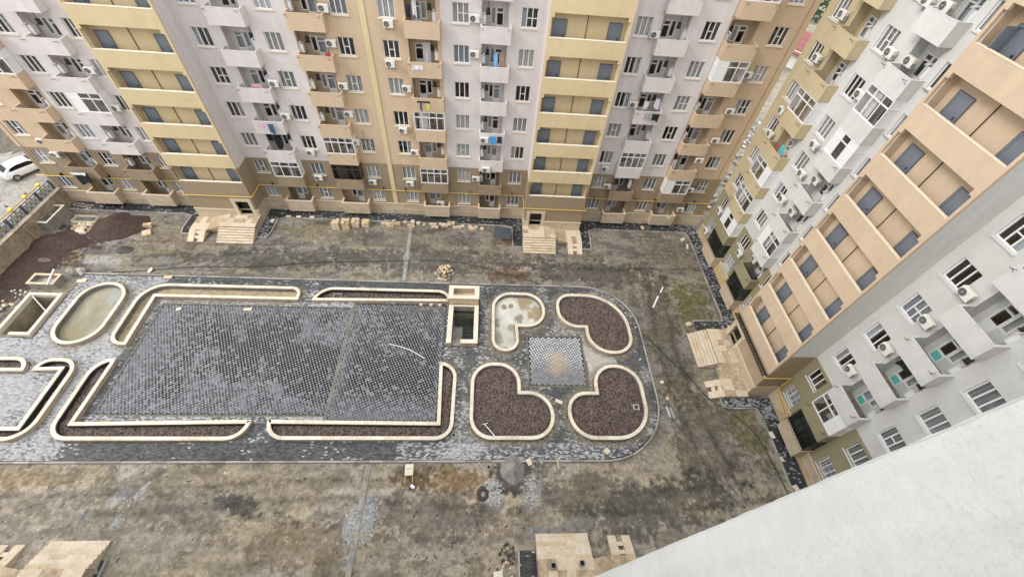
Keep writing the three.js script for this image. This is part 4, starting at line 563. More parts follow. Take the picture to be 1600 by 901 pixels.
// ------------------------------------------------------------------ dark paved strips along the house walls, with kerbs
{
  const strips = [[[-42.9, 0.1], [-29.1, 0.1], [-29.1, 2.2], [-29.15, 4.4], [-30.35, 4.4], [-30.3, 1.4], [-42.9, 1.4]], [[-22.7, 0.1], [5.4, 0.1], [5.35, 4.68], [4.32, 4.68], [4.3, 1.4], [-21.45, 1.4], [-21.55, 4.6], [-22.68, 4.6]], [[11.8, 0.1], [26.1, 0.1], [26.1, 15.55], [21.8, 15.2], [21.8, 14.15], [24.95, 14.1], [24.95, 1.45], [13.0, 1.45], [12.95, 4.7], [11.9, 4.7]], [[26.15, 22.1], [26.15, 37.6], [24.85, 37.6], [24.85, 22.95], [21.75, 22.95], [21.75, 21.95]]];
  const L = [], L2 = [];
  strips.forEach((s, i) => {
    tag(mesh('house_apron', slab(s, [], -0.1, 0.065), platBase), ['left', 'middle', 'right', 'near right'][i] + ' dark bedding strip along the house wall', 'paving', null, 'structure');
    let row = 0; const inn = inset(s, 0.1); for (let z = 0.12; z < 38; z += 0.105, row++) for (let x = -43 + (row % 2) * 0.105; x < 26.3; x += 0.21) { if (!inside(inn, x, z)) continue; const p = sm(0.5, 0.75, fbm(x * 0.6, z * 0.6, 3)) * 0.22 + (i === 1 && z > 1.4 && x < -20 ? 0.4 : 0.06) + (i === 3 && z < 24 ? 0.45 : 0) + (i === 2 && x > 24 ? 0.18 : 0); const k = rnd() < p ? rr(0.15, 0.36) : rr(0.022, 0.05); L.push([x, z, 0.2, 0.096, [k * 0.98, k, k * 1.04], 0.115]); }
  });
  pavers('apron_pavers', 'near-black pavers in the narrow strips along the house walls', L);
  kerb('kerb of the dark strip left of the left stair tower', [[-42.9, 1.45], [-30.35, 1.45], [-30.4, 4.45], [-29.2, 4.45]], 0.13, 0.26);
  kerb('kerb of the dark strip between the two yellow stair towers', [[-22.65, 4.66], [-21.47, 4.66], [-21.4, 1.47], [4.25, 1.47], [4.25, 4.74], [5.3, 4.74]], 0.13, 0.26);
  kerb('kerb of the dark strip in the right inner corner', [[11.95, 4.76], [13.02, 4.76], [13.07, 1.51], [24.88, 1.51], [24.88, 14.03], [21.8, 14.08]], 0.13, 0.26);
  kerb('kerb of the dark strip along the near part of the right block', [[21.68, 21.95], [21.68, 23.02], [24.78, 23.02], [24.78, 37.5]], 0.13, 0.26);
  const more = [[[3.95, 33.0], [5.05, 33.0], [5.05, 35.6], [3.95, 35.6]], [[-22.5, 33.1], [-21.75, 33.1], [-21.75, 37.8], [-22.5, 37.8]]];
  more.forEach((s, i) => { tag(mesh('house_apron', slab(s, [], -0.1, 0.065), platBase), 'short dark bedding strip beside the ' + (i ? 'lower left' : 'bottom') + ' entrance steps', 'paving', null, 'structure'); const inn = inset(s, 0.1); let row = 0; for (let z = 33; z < 37.7; z += 0.105, row++) for (let x = s[0][0] + (row % 2) * 0.105; x < s[1][0]; x += 0.21) if (inside(inn, x, z)) { const k = rnd() < (i ? 0.3 : 0.12) ? rr(0.2, 0.45) : rr(0.03, 0.08); L2.push([x, z, 0.2, 0.092, [k, k, k * 1.03], 0.115]); } });
  pavers('apron_pavers', 'dark pavers in the short strips beside the near entrance steps', L2);
  kerb('kerb beside the bottom entrance steps', [[3.9, 35.6], [3.9, 33.0]], 0.13, 0.26); kerb('kerb beside the lower left entrance steps', [[-21.68, 33.1], [-21.68, 37.7]], 0.16, 0.3);
  // dark grids leaning on the left strip
  const t = thing('rebar_mats', 'row of black steel mats lying at the wall foot, far left', 'steel mat', [-37.7, 0.13, 0.8]); for (let i = 0; i < 4; i++) mesh('mat', [box(-1.95 + i * 0.98, -1.02 + i * 0.98, 0, 0.06, -0.36, -0.28), box(-1.95 + i * 0.98, -1.02 + i * 0.98, 0, 0.06, 0.28, 0.36), box(-1.95 + i * 0.98, -1.85 + i * 0.98, 0, 0.06, -0.279, 0.279), ...[0.2, 0.42, 0.64].map((q) => box(-1.95 + i * 0.98 + q, -1.9 + i * 0.98 + q, 0, 0.04, -0.279, 0.279))], M.black, t);
}
// concrete channels across the yard
function channel(label, a, b, w, col) { const dx = b[0] - a[0], dz = b[1] - a[1], Ln = Math.hypot(dx, dz), t = thing('drain_channel', label, 'drain', [a[0], 0, a[1]], -Math.atan2(dz, dx)); const n = Math.round(Ln / 1.05); for (let i = 0; i < n; i++) mesh('channel_cover', box(i * Ln / n + 0.012, (i + 1) * Ln / n - 0.012, -0.08, 0.07 + rr(-0.01, 0.01), -w / 2 + rr(-0.015, 0.015), w / 2), rnd() < 0.6 ? col : M.concrete, t); return t; }
const chan = grimy([0.34, 0.335, 0.33], 0.012);
channel('grey drain channel crossing the yard towards the back house wall', [-7.02, 2.05], [-6.76, 9.95], 0.4, chan);
channel('grey drain channel crossing the near yard to the bottom edge', [-6.9, 27.45], [-6.92, 34.9], 0.36, chan);

// ------------------------------------------------------------------ basement stair enclosure
{
  const t = thing('basement_stair', 'cream stone enclosure around a dark basement stair, left of the clover planters', 'stair enclosure'), h = 0.68;
  mesh('low_wall', [box(-1.98, -1.62, 0.05, h, 13.46, 17.42), box(0.4, 0.72, 0.05, h, 13.46, 17.42), box(-0.72, 0.399, 0.05, h, 17.1, 17.42)], M.planterWall, t);
  mesh('coping', [box(-2.02, -1.58, h, h + 0.06, 13.45, 17.45), box(0.36, 0.76, h, h + 0.06, 13.45, 17.45), box(-0.76, 0.359, h, h + 0.06, 17.06, 17.45), box(-2.02, 0.76, h + 0.001, h + 0.061, 13.27, 13.449)], M.coping, t);
  mesh('hood', [box(-2.0, -1.7, 0.05, 1.62, 11.75, 13.2), box(0.42, 0.72, 0.05, 1.62, 11.75, 13.2), box(-1.699, 0.419, 0.05, 1.62, 11.75, 11.99), box(-1.699, 0.419, h + 0.062, 1.62, 12.9, 13.2), box(-1.699, 0.419, 0.85, 0.9, 11.991, 12.899)], M.block, t);
  mesh('hood_coping', [box(-2.06, -1.62, 1.62, 1.69, 11.7, 13.26), box(0.34, 0.78, 1.62, 1.69, 11.7, 13.26), box(-1.619, 0.339, 1.62, 1.69, 11.7, 12.05), box(-1.619, 0.339, 1.62, 1.69, 12.86, 13.26)], M.coping, t);
  mesh('shaft_wall', [box(-1.86, -1.621, -2.6, 0.049, 13.3, 17.3), box(0.401, 0.6, -2.6, 0.049, 13.3, 17.3), box(-1.62, 0.4, -2.6, 0.049, 17.101, 17.3), box(-1.62, 0.4, -2.6, h - 0.01, 13.28, 13.449)], M.concrete, t);
  for (let i = 0; i < 9; i++) mesh('stair_step', box(-1.62, -0.72, -0.2 - i * 0.2, -0.02 - i * 0.2, 17.05 - i * 0.32 - 0.3, 17.1 - i * 0.32), M.concrete, t);
  mesh('shaft_floor', box(-1.62, 0.4, -2.6, -2.2, 13.45, 17.1), M.concreteDark, t);
  const gr = [box(-0.68, -0.6, 0.02, 0.1, 15.3, 17.09), box(0.3, 0.39, 0.02, 0.1, 15.3, 17.09)]; for (let i = 0; i < 5; i++) gr.push(box(-0.6, 0.3, 0.02, 0.09, 15.5 + i * 0.36, 15.56 + i * 0.36)); mesh('steel_ladder_frame', gr, M.black, t);
  for (let i = 0; i < 2; i++) mesh('vent_slab', box(-1.3 + i * 0.95, -0.45 + i * 0.95, 0.901, 0.96, 12.2, 12.7), M.kerb, t);
}

// ------------------------------------------------------------------ left side: boundary wall, fence, street, pit, heaps
{
  const w = thing('boundary_wall', 'low rendered concrete wall along the left side of the courtyard', 'wall');
  mesh('wall', box(-43.62, -43.2, -0.3, 1.86, 0.15, 27), M.wallConc, w); mesh('coping', box(-43.66, -43.12, 1.86, 1.93, 0.14, 27), grimy([0.52, 0.44, 0.34]), w);
  for (const z of [5.6, 10.9, 16.5]) mesh('buttress', box(-43.199, -43.0, -0.3, 1.7, z, z + 0.5), M.wallConc, w);
  const bx = thing('concrete_box', 'open two-cell concrete box against the left boundary wall', 'box', [0, 0, 0]);
  mesh('side', [box(-43.19, -42.2, -0.1, 1.15, 4.55, 4.72), box(-43.19, -42.2, -0.1, 1.15, 2.0, 2.17), box(-42.35, -42.2, -0.1, 1.15, 2.171, 4.549), box(-43.19, -43.03, -0.1, 1.15, 2.171, 4.549), box(-43.029, -42.351, -0.1, 1.1, 3.3, 3.42)], M.concrete, bx); mesh('rim', [box(-43.19, -42.18, 1.15, 1.18, 4.53, 4.74), box(-43.19, -42.18, 1.15, 1.18, 1.98, 2.19), box(-42.37, -42.18, 1.15, 1.18, 2.191, 4.529)], M.coping, bx);
  mesh('bed', box(-43.02, -42.36, 0.2, 0.55, 2.18, 4.54), M.concreteDark, bx);
  const f = thing('steel_fence', 'black steel fence with crossed bars above the left boundary wall', 'fence', [-43.55, 1.9, 0.3]); const N = 11, sp = 2.0, H = 1.05;
  for (let i = 0; i <= N; i++) for (const o of [0, 0.14]) mesh('post', box(-0.035, 0.035, -0.05, H, i * sp + o - 0.035, i * sp + o + 0.035), M.black, f);
  for (let i = 0; i < N; i++) { mesh('rail', box(-0.025, 0.025, H - 0.1, H - 0.05, i * sp + 0.18, (i + 1) * sp - 0.04), M.black, f); mesh('rail', box(-0.025, 0.025, 0.08, 0.13, i * sp + 0.18, (i + 1) * sp - 0.04), M.black, f); for (let k = 0; k < 3; k++) { const a = i * sp + 0.18 + k * 0.59; mesh('cross_bar', [bar([0, 0.13, a], [0, H - 0.1, a + 0.58], 0.022, 5), bar([0.02, 0.13, a + 0.58], [0.02, H - 0.1, a], 0.022, 5), bar([0, 0.13, a + 0.585], [0, H - 0.1, a + 0.585], 0.022, 5)], M.black, f); } }
  tag(mesh('street', box(-75, -43.63, 1.0, 1.5, -60, 27), grimy([0.36, 0.345, 0.32], 0.01)), 'pale worn street behind the left fence', 'road', null, 'structure');
  tag(mesh('pavement', box(-45.2, -43.64, 1.4, 1.6, -12, 27), grimy([0.17, 0.17, 0.165], 0.01)), 'grey pavement strip between fence and yellow barrier', 'pavement', null, 'structure');
  const y = thing('yellow_barrier', 'yellow tube barrier with box-shaped post caps at the street edge', 'barrier', [-44.75, 1.6, 0.5]); for (let i = 0; i < 6; i++) { mesh('post', cyl(0.06, 0.06, 0.8, 10).translate(0, 0.4, i * 1.95), M.gas, y); const c = new RoundedBoxGeometry(0.34, 0.2, 0.34, 2, 0.06); c.translate(0, 0.84, i * 1.95); mesh('post_cap', c, std([0.85, 0.6, 0.05], { roughness: 0.5 }), y); if (i < 5) mesh('rail', bar([0, 0.78, i * 1.95], [0, 0.78, (i + 1) * 1.95], 0.055, 8), M.gas, y); }
  for (const [x, z, lab] of [[-46.26, 0.95, 'thin red and white marker post nearer the parked car'], [-46.8, 2.95, 'thin red and white marker post nearer the left picture edge']]) { const t = thing('marker_post', lab, 'post', [x, 1.5, z]); mesh('pole', [cyl(0.03, 0.03, 0.3, 8).translate(0, 0.15, 0), cyl(0.03, 0.03, 0.3, 8).translate(0, 0.75, 0)], std([0.45, 0.05, 0.04]), t); mesh('white_band', cyl(0.031, 0.031, 0.3, 8).translate(0, 0.45, 0), M.pvc, t); mesh('base', cyl(0.12, 0.14, 0.05, 10).translate(0, 0.025, 0), M.rust, t); }
  // stony bank beyond the street
  const bank = sheet(-80, -51, -26, -4.5, 0.5, (x, z) => 1.4 + sm(-5, -12, z + (x + 56) * 0.12) * 3.4 * (0.6 + 0.8 * fbm(x * 0.5, z * 0.5, 4)) + (fbm(x * 1.9, z * 1.9, 2) - 0.5) * 0.7);
  tag(mesh('stony_bank', bank, grimy([0.2, 0.18, 0.145], 0.05)), 'stony grey-brown bank beyond the street behind the car', 'bank', null, 'structure');
}
function heap(name, label, cat, x, z, rx, rz, h, mat, turn = 0, sharp = 1.3) {
  const P = [0, h, 0], U = [0, 0], I = [], A = 30, R = 12;
  for (let j = 1; j <= R; j++) for (let i = 0; i < A; i++) { const t = j / R, a = i / A * Math.PI * 2, w = 1 + (fbm(Math.cos(a) * 1.7 + x, Math.sin(a) * 1.7 + z, 3) - 0.5) * 0.5, px = Math.cos(a) * rx * t * w, pz = Math.sin(a) * rz * t * w; const e = Math.pow(1 - t, sharp) * (1 + (1 - t) * 0.25) / 1.25; P.push(px, h * e + (fbm(px * 3 + x, pz * 3, 3) - 0.5) * 0.16 * (1 - t) * Math.min(1, h * 2) - (t > 0.95 ? 0.09 : 0), pz); U.push(px, pz); }
  for (let i = 0; i < A; i++) I.push(0, 1 + (i + 1) % A, 1 + i);
  for (let j = 1; j < R; j++) for (let i = 0; i < A; i++) { const a = 1 + (j - 1) * A + i, b = 1 + (j - 1) * A + (i + 1) % A, c = a + A, d = b + A; I.push(a, b, c, b, d, c); }
  const g = new THREE.BufferGeometry(); g.setAttribute('position', new THREE.Float32BufferAttribute(P, 3)); g.setAttribute('uv', new THREE.Float32BufferAttribute(U, 2)); g.setIndex(I); g.computeVertexNormals();
  const o = mesh(name, g, mat); o.position.set(x, 0.02, z); o.rotation.y = turn; return tag(o, label, cat);
}
const brownSoil = std([0.62, 0.52, 0.48], { map: rep(soilTex, 1 / 2.6), bumpMap: rep(stuccoBump, 1 / 0.8), bumpScale: 0.03, roughness: 1 }), greySand = std([0.36, 0.345, 0.325], { bumpMap: rep(stuccoBump, 1 / 0.8), map: rep(grimeMap, 1 / 2, 1), bumpScale: 0.03, roughness: 1 });
heap('soil_heap', 'large reddish-brown heap of soil at the far left of the yard', 'heap', -36.7, 3.7, 2.75, 2.15, 1.25, brownSoil, 0.2, 1.05);
heap('soil_heap', 'long low brown soil heap against the left boundary wall', 'heap', -40.9, 6.3, 3.0, 1.35, 0.75, brownSoil, 0.05, 1.0);
heap('soil_heap', 'flat brown soil spread in the far left corner beside the stone tub', 'heap', -41.6, 9.6, 2.3, 3.2, 0.35, brownSoil, 0, 0.9);
heap('sand_heap', 'small dark grey heap in front of the brown soil heap', 'heap', -34.45, 6.95, 0.85, 0.55, 0.55, std([0.085, 0.083, 0.075], { roughness: 1, bumpMap: rep(stuccoBump, 1 / 0.6), bumpScale: 0.03 }));
heap('sand_heap', 'small light grey heap on the brown soil near the boundary wall', 'heap', -40.7, 8.75, 0.9, 0.6, 0.45, std([0.17, 0.155, 0.135], { roughness: 1, bumpMap: rep(stuccoBump, 1 / 0.6), bumpScale: 0.03 }));
heap('sand_heap', 'grey cone of sand against the lower kerb, right of centre', 'heap', 3.7, 27.9, 1.0, 1.05, 0.95, greySand, 0, 1.0);
{ const g = new THREE.TorusGeometry(0.3, 0.13, 10, 28); g.rotateX(Math.PI / 2); const p = g.attributes.position; for (let i = 0; i < p.count; i++) { const x = p.getX(i), z = p.getZ(i), k = 1 + (fbm(x * 5 + 3, z * 5, 3) - 0.5) * 0.35; p.setXYZ(i, x * k, p.getY(i) * 0.7 * k + 0.03, z * k * 1.15); } g.computeVertexNormals(); const o = mesh('mortar_ring', g, std([0.06, 0.053, 0.048], { roughness: 0.9, bumpMap: rep(stuccoBump, 4, 2), bumpScale: 0.02 })); o.position.set(1.48, 0, 29.5); tag(o, 'small dark ring-shaped mound of wet mortar in a whitish patch', 'mortar'); }
{
  const p = thing('open_pit', 'open rectangular concrete pit with cream rim at the far left', 'pit');
  mesh('rim', [box(-39.27, -39.0, -0.1, 0.3, 12.95, 16.9), box(-36.72, -36.45, -0.1, 0.3, 12.7, 17.1), box(-39.27, -36.721, -0.1, 0.3, 12.7, 12.949), box(-38.1, -36.721, -0.1, 0.3, 16.85, 17.1)], M.coping, p);
  mesh('pit_wall', [box(-39.27, -39.0, -1.7, -0.101, 12.95, 17.1), box(-36.72, -36.45, -1.7, -0.101, 12.7, 17.1), box(-39.27, -36.721, -1.7, -0.101, 12.7, 12.949), box(-38.999, -36.721, -1.7, -0.101, 16.9, 17.1)], grimy([0.36, 0.31, 0.21]), p);
  mesh('pit_floor', box(-38.999, -36.721, -1.7, -1.5, 12.95, 16.9), M.concreteDark, p);
  mesh('pole', bar([-38.9, 0.2, 13.0], [-37.0, -0.6, 14.6], 0.04), M.pvc, p); mesh('plank', bar([-38.5, -1.2, 16.7], [-36.9, -0.5, 15.4], 0.05), M.dark, p);
  tag(mesh('ground_ledge', box(-39.4, -36.3, -0.35, 0.04, 12.6, 12.699), M.concrete), 'thin concrete ledge behind the open pit', 'ledge');
  const b = thing('stone_tub', 'rectangular concrete tub with cream rim behind the pit', 'tub'); mesh('side', [box(-39.75, -37.5, -0.1, 0.62, 11.85, 12.0), box(-39.75, -37.5, -0.1, 0.62, 10.8, 10.95), box(-39.75, -39.6, -0.1, 0.62, 10.951, 11.849), box(-37.65, -37.5, -0.1, 0.62, 10.951, 11.849)], M.concrete, b); mesh('rim', [box(-39.78, -37.47, 0.62, 0.67, 11.82, 12.03), box(-39.78, -37.47, 0.62, 0.67, 10.77, 10.98), box(-39.78, -39.57, 0.62, 0.67, 10.981, 11.819), box(-37.68, -37.47, 0.62, 0.67, 10.981, 11.819)], M.block, b); mesh('floor', box(-39.6, -37.65, 0, 0.2, 10.95, 11.85), M.kerb, b);
  const pp = thing('white_pipe', 'short white plastic pipe lying across the stone tub', 'pipe'); mesh('pipe', bar([-38.35, 0.75, 10.35], [-37.85, 0.72, 12.1], 0.075, 10), M.pvc, pp);
  const fr = thing('mortar_trough', 'pale wooden mortar trough lying at the far left', 'trough', [-40.1, 0.05, 3.0], 0.04); mesh('side_board', [box(-1.15, 1.1, 0, 0.3, 0.42, 0.47), box(-1.3, 0.75, 0, 0.3, -0.5, -0.45), box(-1.2, -1.15, 0, 0.3, -0.449, 0.42), box(1.0, 1.05, 0, 0.3, -0.449, 0.419)], M.blockPale, fr); mesh('bottom', box(-1.14, 0.99, 0.01, 0.05, -0.44, 0.41), M.concreteDark, fr);
  const ld = thing('wooden_ladder', 'grey wooden ladder lying at the wall foot, far left corner', 'ladder', [-41.7, 0.15, 0.85], -0.2); mesh('rail', box(-1.1, 1.1, 0, 0.07, -0.22, -0.15), M.planterWall, ld); mesh('rail', box(-1.1, 1.1, 0, 0.07, 0.15, 0.22), M.planterWall, ld); for (let i = 0; i < 6; i++) mesh('rung', box(-1 + i * 0.38, -0.94 + i * 0.38, 0.01, 0.06, -0.149, 0.149), M.planterWall, ld);
}
// stones, blocks, rubble
const rockG = [0, 1, 2, 3].map((k) => { const g = new THREE.IcosahedronGeometry(1, 1), p = g.attributes.position; for (let i = 0; i < p.count; i++) { const x = p.getX(i), y = p.getY(i), z = p.getZ(i), s = 0.62 + 0.75 * fbm(x * 1.3 + k * 9 + 5, y * 1.3 + z * 2.1 + k, 2); p.setXYZ(i, x * s, y * s * 0.8, z * s); } g.computeVertexNormals(); return g; });
const chunkG = [[0.34, 0.17, 0.17], [0.2, 0.18, 0.16], [0.15, 0.12, 0.2], [0.28, 0.1, 0.16]].map(([a, b, c]) => new RoundedBoxGeometry(a, b, c, 1, 0.02));
function pile(name, label, cat, x, z, n, rx, rz, h, mats, rock, size, y0 = 0) {
  const t = thing(name, label, cat, [x, y0, z]);
  for (let i = 0; i < n; i++) { const a = rr(0, 6.283), q = Math.sqrt(rnd()), px = Math.cos(a) * q * rx, pz = Math.sin(a) * q * rz, m = mesh('stone', (rock ? rockG : chunkG)[Math.floor(rnd() * 4)], mats[Math.floor(rnd() * mats.length)], t); m.position.set(px, Math.max(size * 0.4, h * (1 - q) * rr(0.6, 1.1)), pz); m.rotation.set(rr(-0.7, 0.7), rr(0, 6.3), rr(-0.7, 0.7)); m.scale.setScalar(rock ? size * rr(0.6, 1.3) : size / 0.12 * rr(0.75, 1.15)); }
  return t;
}
const tan = [M.block, M.blockPale, M.blockTan, M.planterWall];
pile('rubble_pile', 'loose pile of broken cream blocks on the upper yard, right of the drain', 'rubble', -2.85, 8.75, 70, 0.95, 1.0, 0.5, tan, false, 0.12);
pile('rubble_pile', 'scattered broken stone pieces beside the large brown soil heap', 'rubble', -39.75, 4.15, 60, 1.0, 0.75, 0.4, [M.blockPale, M.blockTan, M.planterWall, M.coping], true, 0.17);
pile('stone_pile', 'few grey stones against the lower kerb beside the sand cone', 'stones', 5.55, 27.62, 16, 0.42, 0.3, 0.2, [M.kerb, grimy([0.3, 0.27, 0.25]), grimy([0.22, 0.22, 0.24])], true, 0.14);
pile('slab_pile', 'broken grey concrete lumps at the paving edge behind the oval basin', 'stones', -37.0, 10.1, 14, 0.85, 0.4, 0.25, [M.kerb, M.concrete, M.planterWall], true, 0.26);
pile('stone_scatter', 'pale stones scattered on soil at the left picture edge', 'stones', -40.6, 13.2, 14, 0.9, 1.2, 0.05, [M.coping, M.blockPale], true, 0.13);
pile('stone_scatter', 'pale broken bits beside the bottom entrance steps', 'stones', 3.4, 33.9, 12, 0.6, 0.9, 0.05, [M.blockPale, M.concrete], true, 0.09);
const BLK = new RoundedBoxGeometry(0.385, 0.185, 0.4, 1, 0.012), BLK2 = new RoundedBoxGeometry(0.385, 0.185, 0.19, 1, 0.012);
function blocks(label, group, x, z, turn, nx, ny, nz, g = BLK, drop = 0) {
  const lx = g === BLK ? 0.39 : 0.39, lz = g === BLK ? 0.405 : 0.195, c = Math.cos(turn), s = Math.sin(turn);
  for (let j = 0; j < ny; j++) for (let i = 0; i < nx; i++) for (let k = 0; k < nz; k++) { if (j === ny - 1 && rnd() < drop) continue; const px = (i - (nx - 1) / 2) * lx + rr(-0.012, 0.012), pz = (k - (nz - 1) / 2) * lz + rr(-0.015, 0.015), o = mesh('stone_block', g, [M.block, M.block, M.blockPale, M.blockTan][Math.floor(rnd() * 3.4)]); o.position.set(x + px * c + pz * s, 0.11 + j * 0.19, z - px * s + pz * c); o.rotation.y = turn + rr(-0.03, 0.03); tag(o, label, 'stone block', group); }
}
[[-14.9, 2.65, 5], [-13.9, 2.55, 5], [-12.95, 2.2, 4], [-11.9, 2.12, 3]].forEach(([x, z, h], i) => blocks('cream stone block in the ' + ['leftmost', 'second', 'third', 'fourth'][i] + ' neat stack from the left at the back kerb', 'blocks of the ' + ['leftmost', 'second', 'third', 'fourth'][i] + ' neat stack', x, z, rr(-0.03, 0.03), 2, h, 2, BLK, 0.1));
[[-9.9, 1.95, 0.2, 2, 2, 1], [-8.6, 1.9, 0, 2, 2, 1], [-7.75, 1.4, 0, 1, 1, 2], [-6.85, 1.75, 0.05, 1, 3, 2], [-6.25, 1.75, 0.15, 1, 2, 2], [-5.6, 1.9, 0.3, 1, 1, 2], [-4.6, 1.85, 0, 2, 2, 1], [-3.6, 1.65, -0.2, 2, 1, 2], [-2.85, 1.55, 0, 1, 2, 2], [-2.4, 1.55, 0, 1, 2, 2], [-1.5, 1.95, 0.5, 2, 1, 2], [-0.5, 2.0, 0.1, 1, 2, 2], [0.15, 2.1, 0, 1, 2, 2], [0.85, 2.1, -0.2, 1, 1, 2], [-9.3, 2.1, 0.1, 2, 2, 2], [-8.9, 1.75, 0.3, 1, 3, 1], [-7.0, 2.15, 0.05, 2, 2, 1], [-4.4, 2.15, 0.2, 2, 1, 2], [-3.3, 1.95, 0, 2, 2, 1], [-2.0, 2.2, 0.3, 2, 2, 1], [-0.2, 2.3, 0.1, 2, 2, 2]].forEach(([x, z, t, a, h, c], i) => blocks('cream stone block in the loose row of small heaps along the back kerb', 'blocks in the loose row at the back kerb', x, z, t, a, h, c, BLK2, i % 3 ? 0.3 : 0));
[[-33.85, 3.55, 0.2, 2, 2, 1, 'cream stone block in the small pair of stacks right of the brown heap'], [-33.5, 4.6, 0.5, 2, 1, 2, 'cream stone block lying in front of the small stack right of the brown heap']].forEach(([x, z, t, a, h, c, l]) => blocks(l, l + ' group', x, z, t, a, h, c, BLK, 0.1));
function plank(label, x, y, z, a, h, c, turn, m = M.blockPale, tilt = 0) { const g = new RoundedBoxGeometry(a, h, c, 1, 0.008), o = mesh('stone_slab', g, m); o.position.set(x, y + h / 2, z); o.rotation.set(0, turn, tilt, 'YXZ'); return tag(o, label, 'stone slab'); }
plank('pale stone slab lying between the two front clover planters', 7.62, 0.11, 22.55, 0.62, 0.06, 0.3, -0.4);
plank('pale square stone slab on the paving below the right front clover planter', 11.0, 0.11, 26.55, 0.42, 0.05, 0.42, 0.75);
plank('pale stone slab leaning on the lower kerb right of the sand cone', 4.9, 0.1, 27.35, 0.34, 0.05, 0.5, 0.35, M.blockPale, 0.1);
plank('narrow board standing across the lower kerb below the clover planters', 7.07, 0.13, 27.5, 0.1, 0.05, 0.75, 0.1, M.block);
plank('pale stone slab on the dark carpet at its upper left corner', -26.1, 0.11, 14.05, 0.4, 0.05, 0.3, 0.3, M.coping);
plank('pale stone slab on the dark carpet near its upper edge', -20.2, 0.11, 13.9, 0.7, 0.05, 0.26, 0.05);
plank('cream slab on the paving edge behind the angled empty planter', -28.7, 0.12, 10.4, 0.75, 0.06, 0.35, 0.1, M.block);
plank('cream slab at the paving edge behind the oval basin', -35.9, 0.12, 11.1, 0.75, 0.06, 0.4, 0.2, M.blockPale);
plank('tilted cream slab leaning on rubble above the paving edge', -30.7, 0.1, 9.6, 0.55, 0.06, 0.4, 0.7, M.blockPale, 0.5);
plank('pale plank on the dark strip at the right back wall', 19.6, 0.13, 0.95, 0.35, 0.05, 0.55, 0.1, M.block);
plank('cream block on the yard in the right back corner', 24.0, 0.03, 2.7, 0.5, 0.2, 0.35, 0.5, M.blockPale);
plank('pale narrow slab on the yard in the right back corner', 24.25, 0.03, 3.75, 0.22, 0.08, 0.8, -0.3, M.coping);
plank('upper white marker strip on the yard near the green stain', 19.6, 0.03, 10.2, 0.14, 0.06, 0.9, -0.55, M.pvc);
plank('lower white marker strip on the yard near the green stain', 18.55, 0.03, 11.8, 0.16, 0.06, 1.7, -0.55, M.pvc);
plank('small white block on the yard right of the paved centre', 16.9, 0.03, 20.7, 0.26, 0.16, 0.26, 0.2, M.coping);
plank('small tan block on the yard above the two pipes', 16.97, 0.03, 22.2, 0.22, 0.16, 0.3, -0.1, M.block);
plank('tan block pieces beside the left corner of the right stairs', 21.15, 0.03, 14.5, 0.5, 0.2, 0.4, 0.4, M.block);
plank('first pale slab on the dark strip of the right block', 24.95, 0.12, 25.3, 0.35, 0.06, 0.55, 0.2, M.coping);
plank('second pale slab on the dark strip of the right block', 24.95, 0.12, 27.2, 0.22, 0.06, 0.4, 0.2, M.blockPale);
plank('third pale slab on the dark strip of the right block', 25.1, 0.12, 29.3, 0.4, 0.06, 0.4, 0.3, M.coping);
plank('small white brick lying below the cream wheelbarrow', -3.55, 0.03, 29.0, 0.32, 0.09, 0.2, -0.6, M.pvc);
for (let i = 0; i < 3; i++) plank(['first', 'second', 'third'][i] + ' pale tile on the dark strip right of the left stairs', [-20.4, -19.3, -17.9][i], 0.13, 1.3, 0.5, 0.06, 0.28, 0.02, [M.block, M.coping, M.blockPale][i]);
plank('pale slab on the speckled strip beside the left stairs', -21.85, 0.13, 2.1, 0.4, 0.06, 0.5, 0, M.coping);
for (let i = 0; i < 3; i++) plank(['left', 'middle', 'right'][i] + ' small stone block leaning on the planter beside the basement stair', [-4.7, -3.75, -2.95][i], 0.11, 13.05, 0.3, 0.28, 0.22, 0.05, M.block);
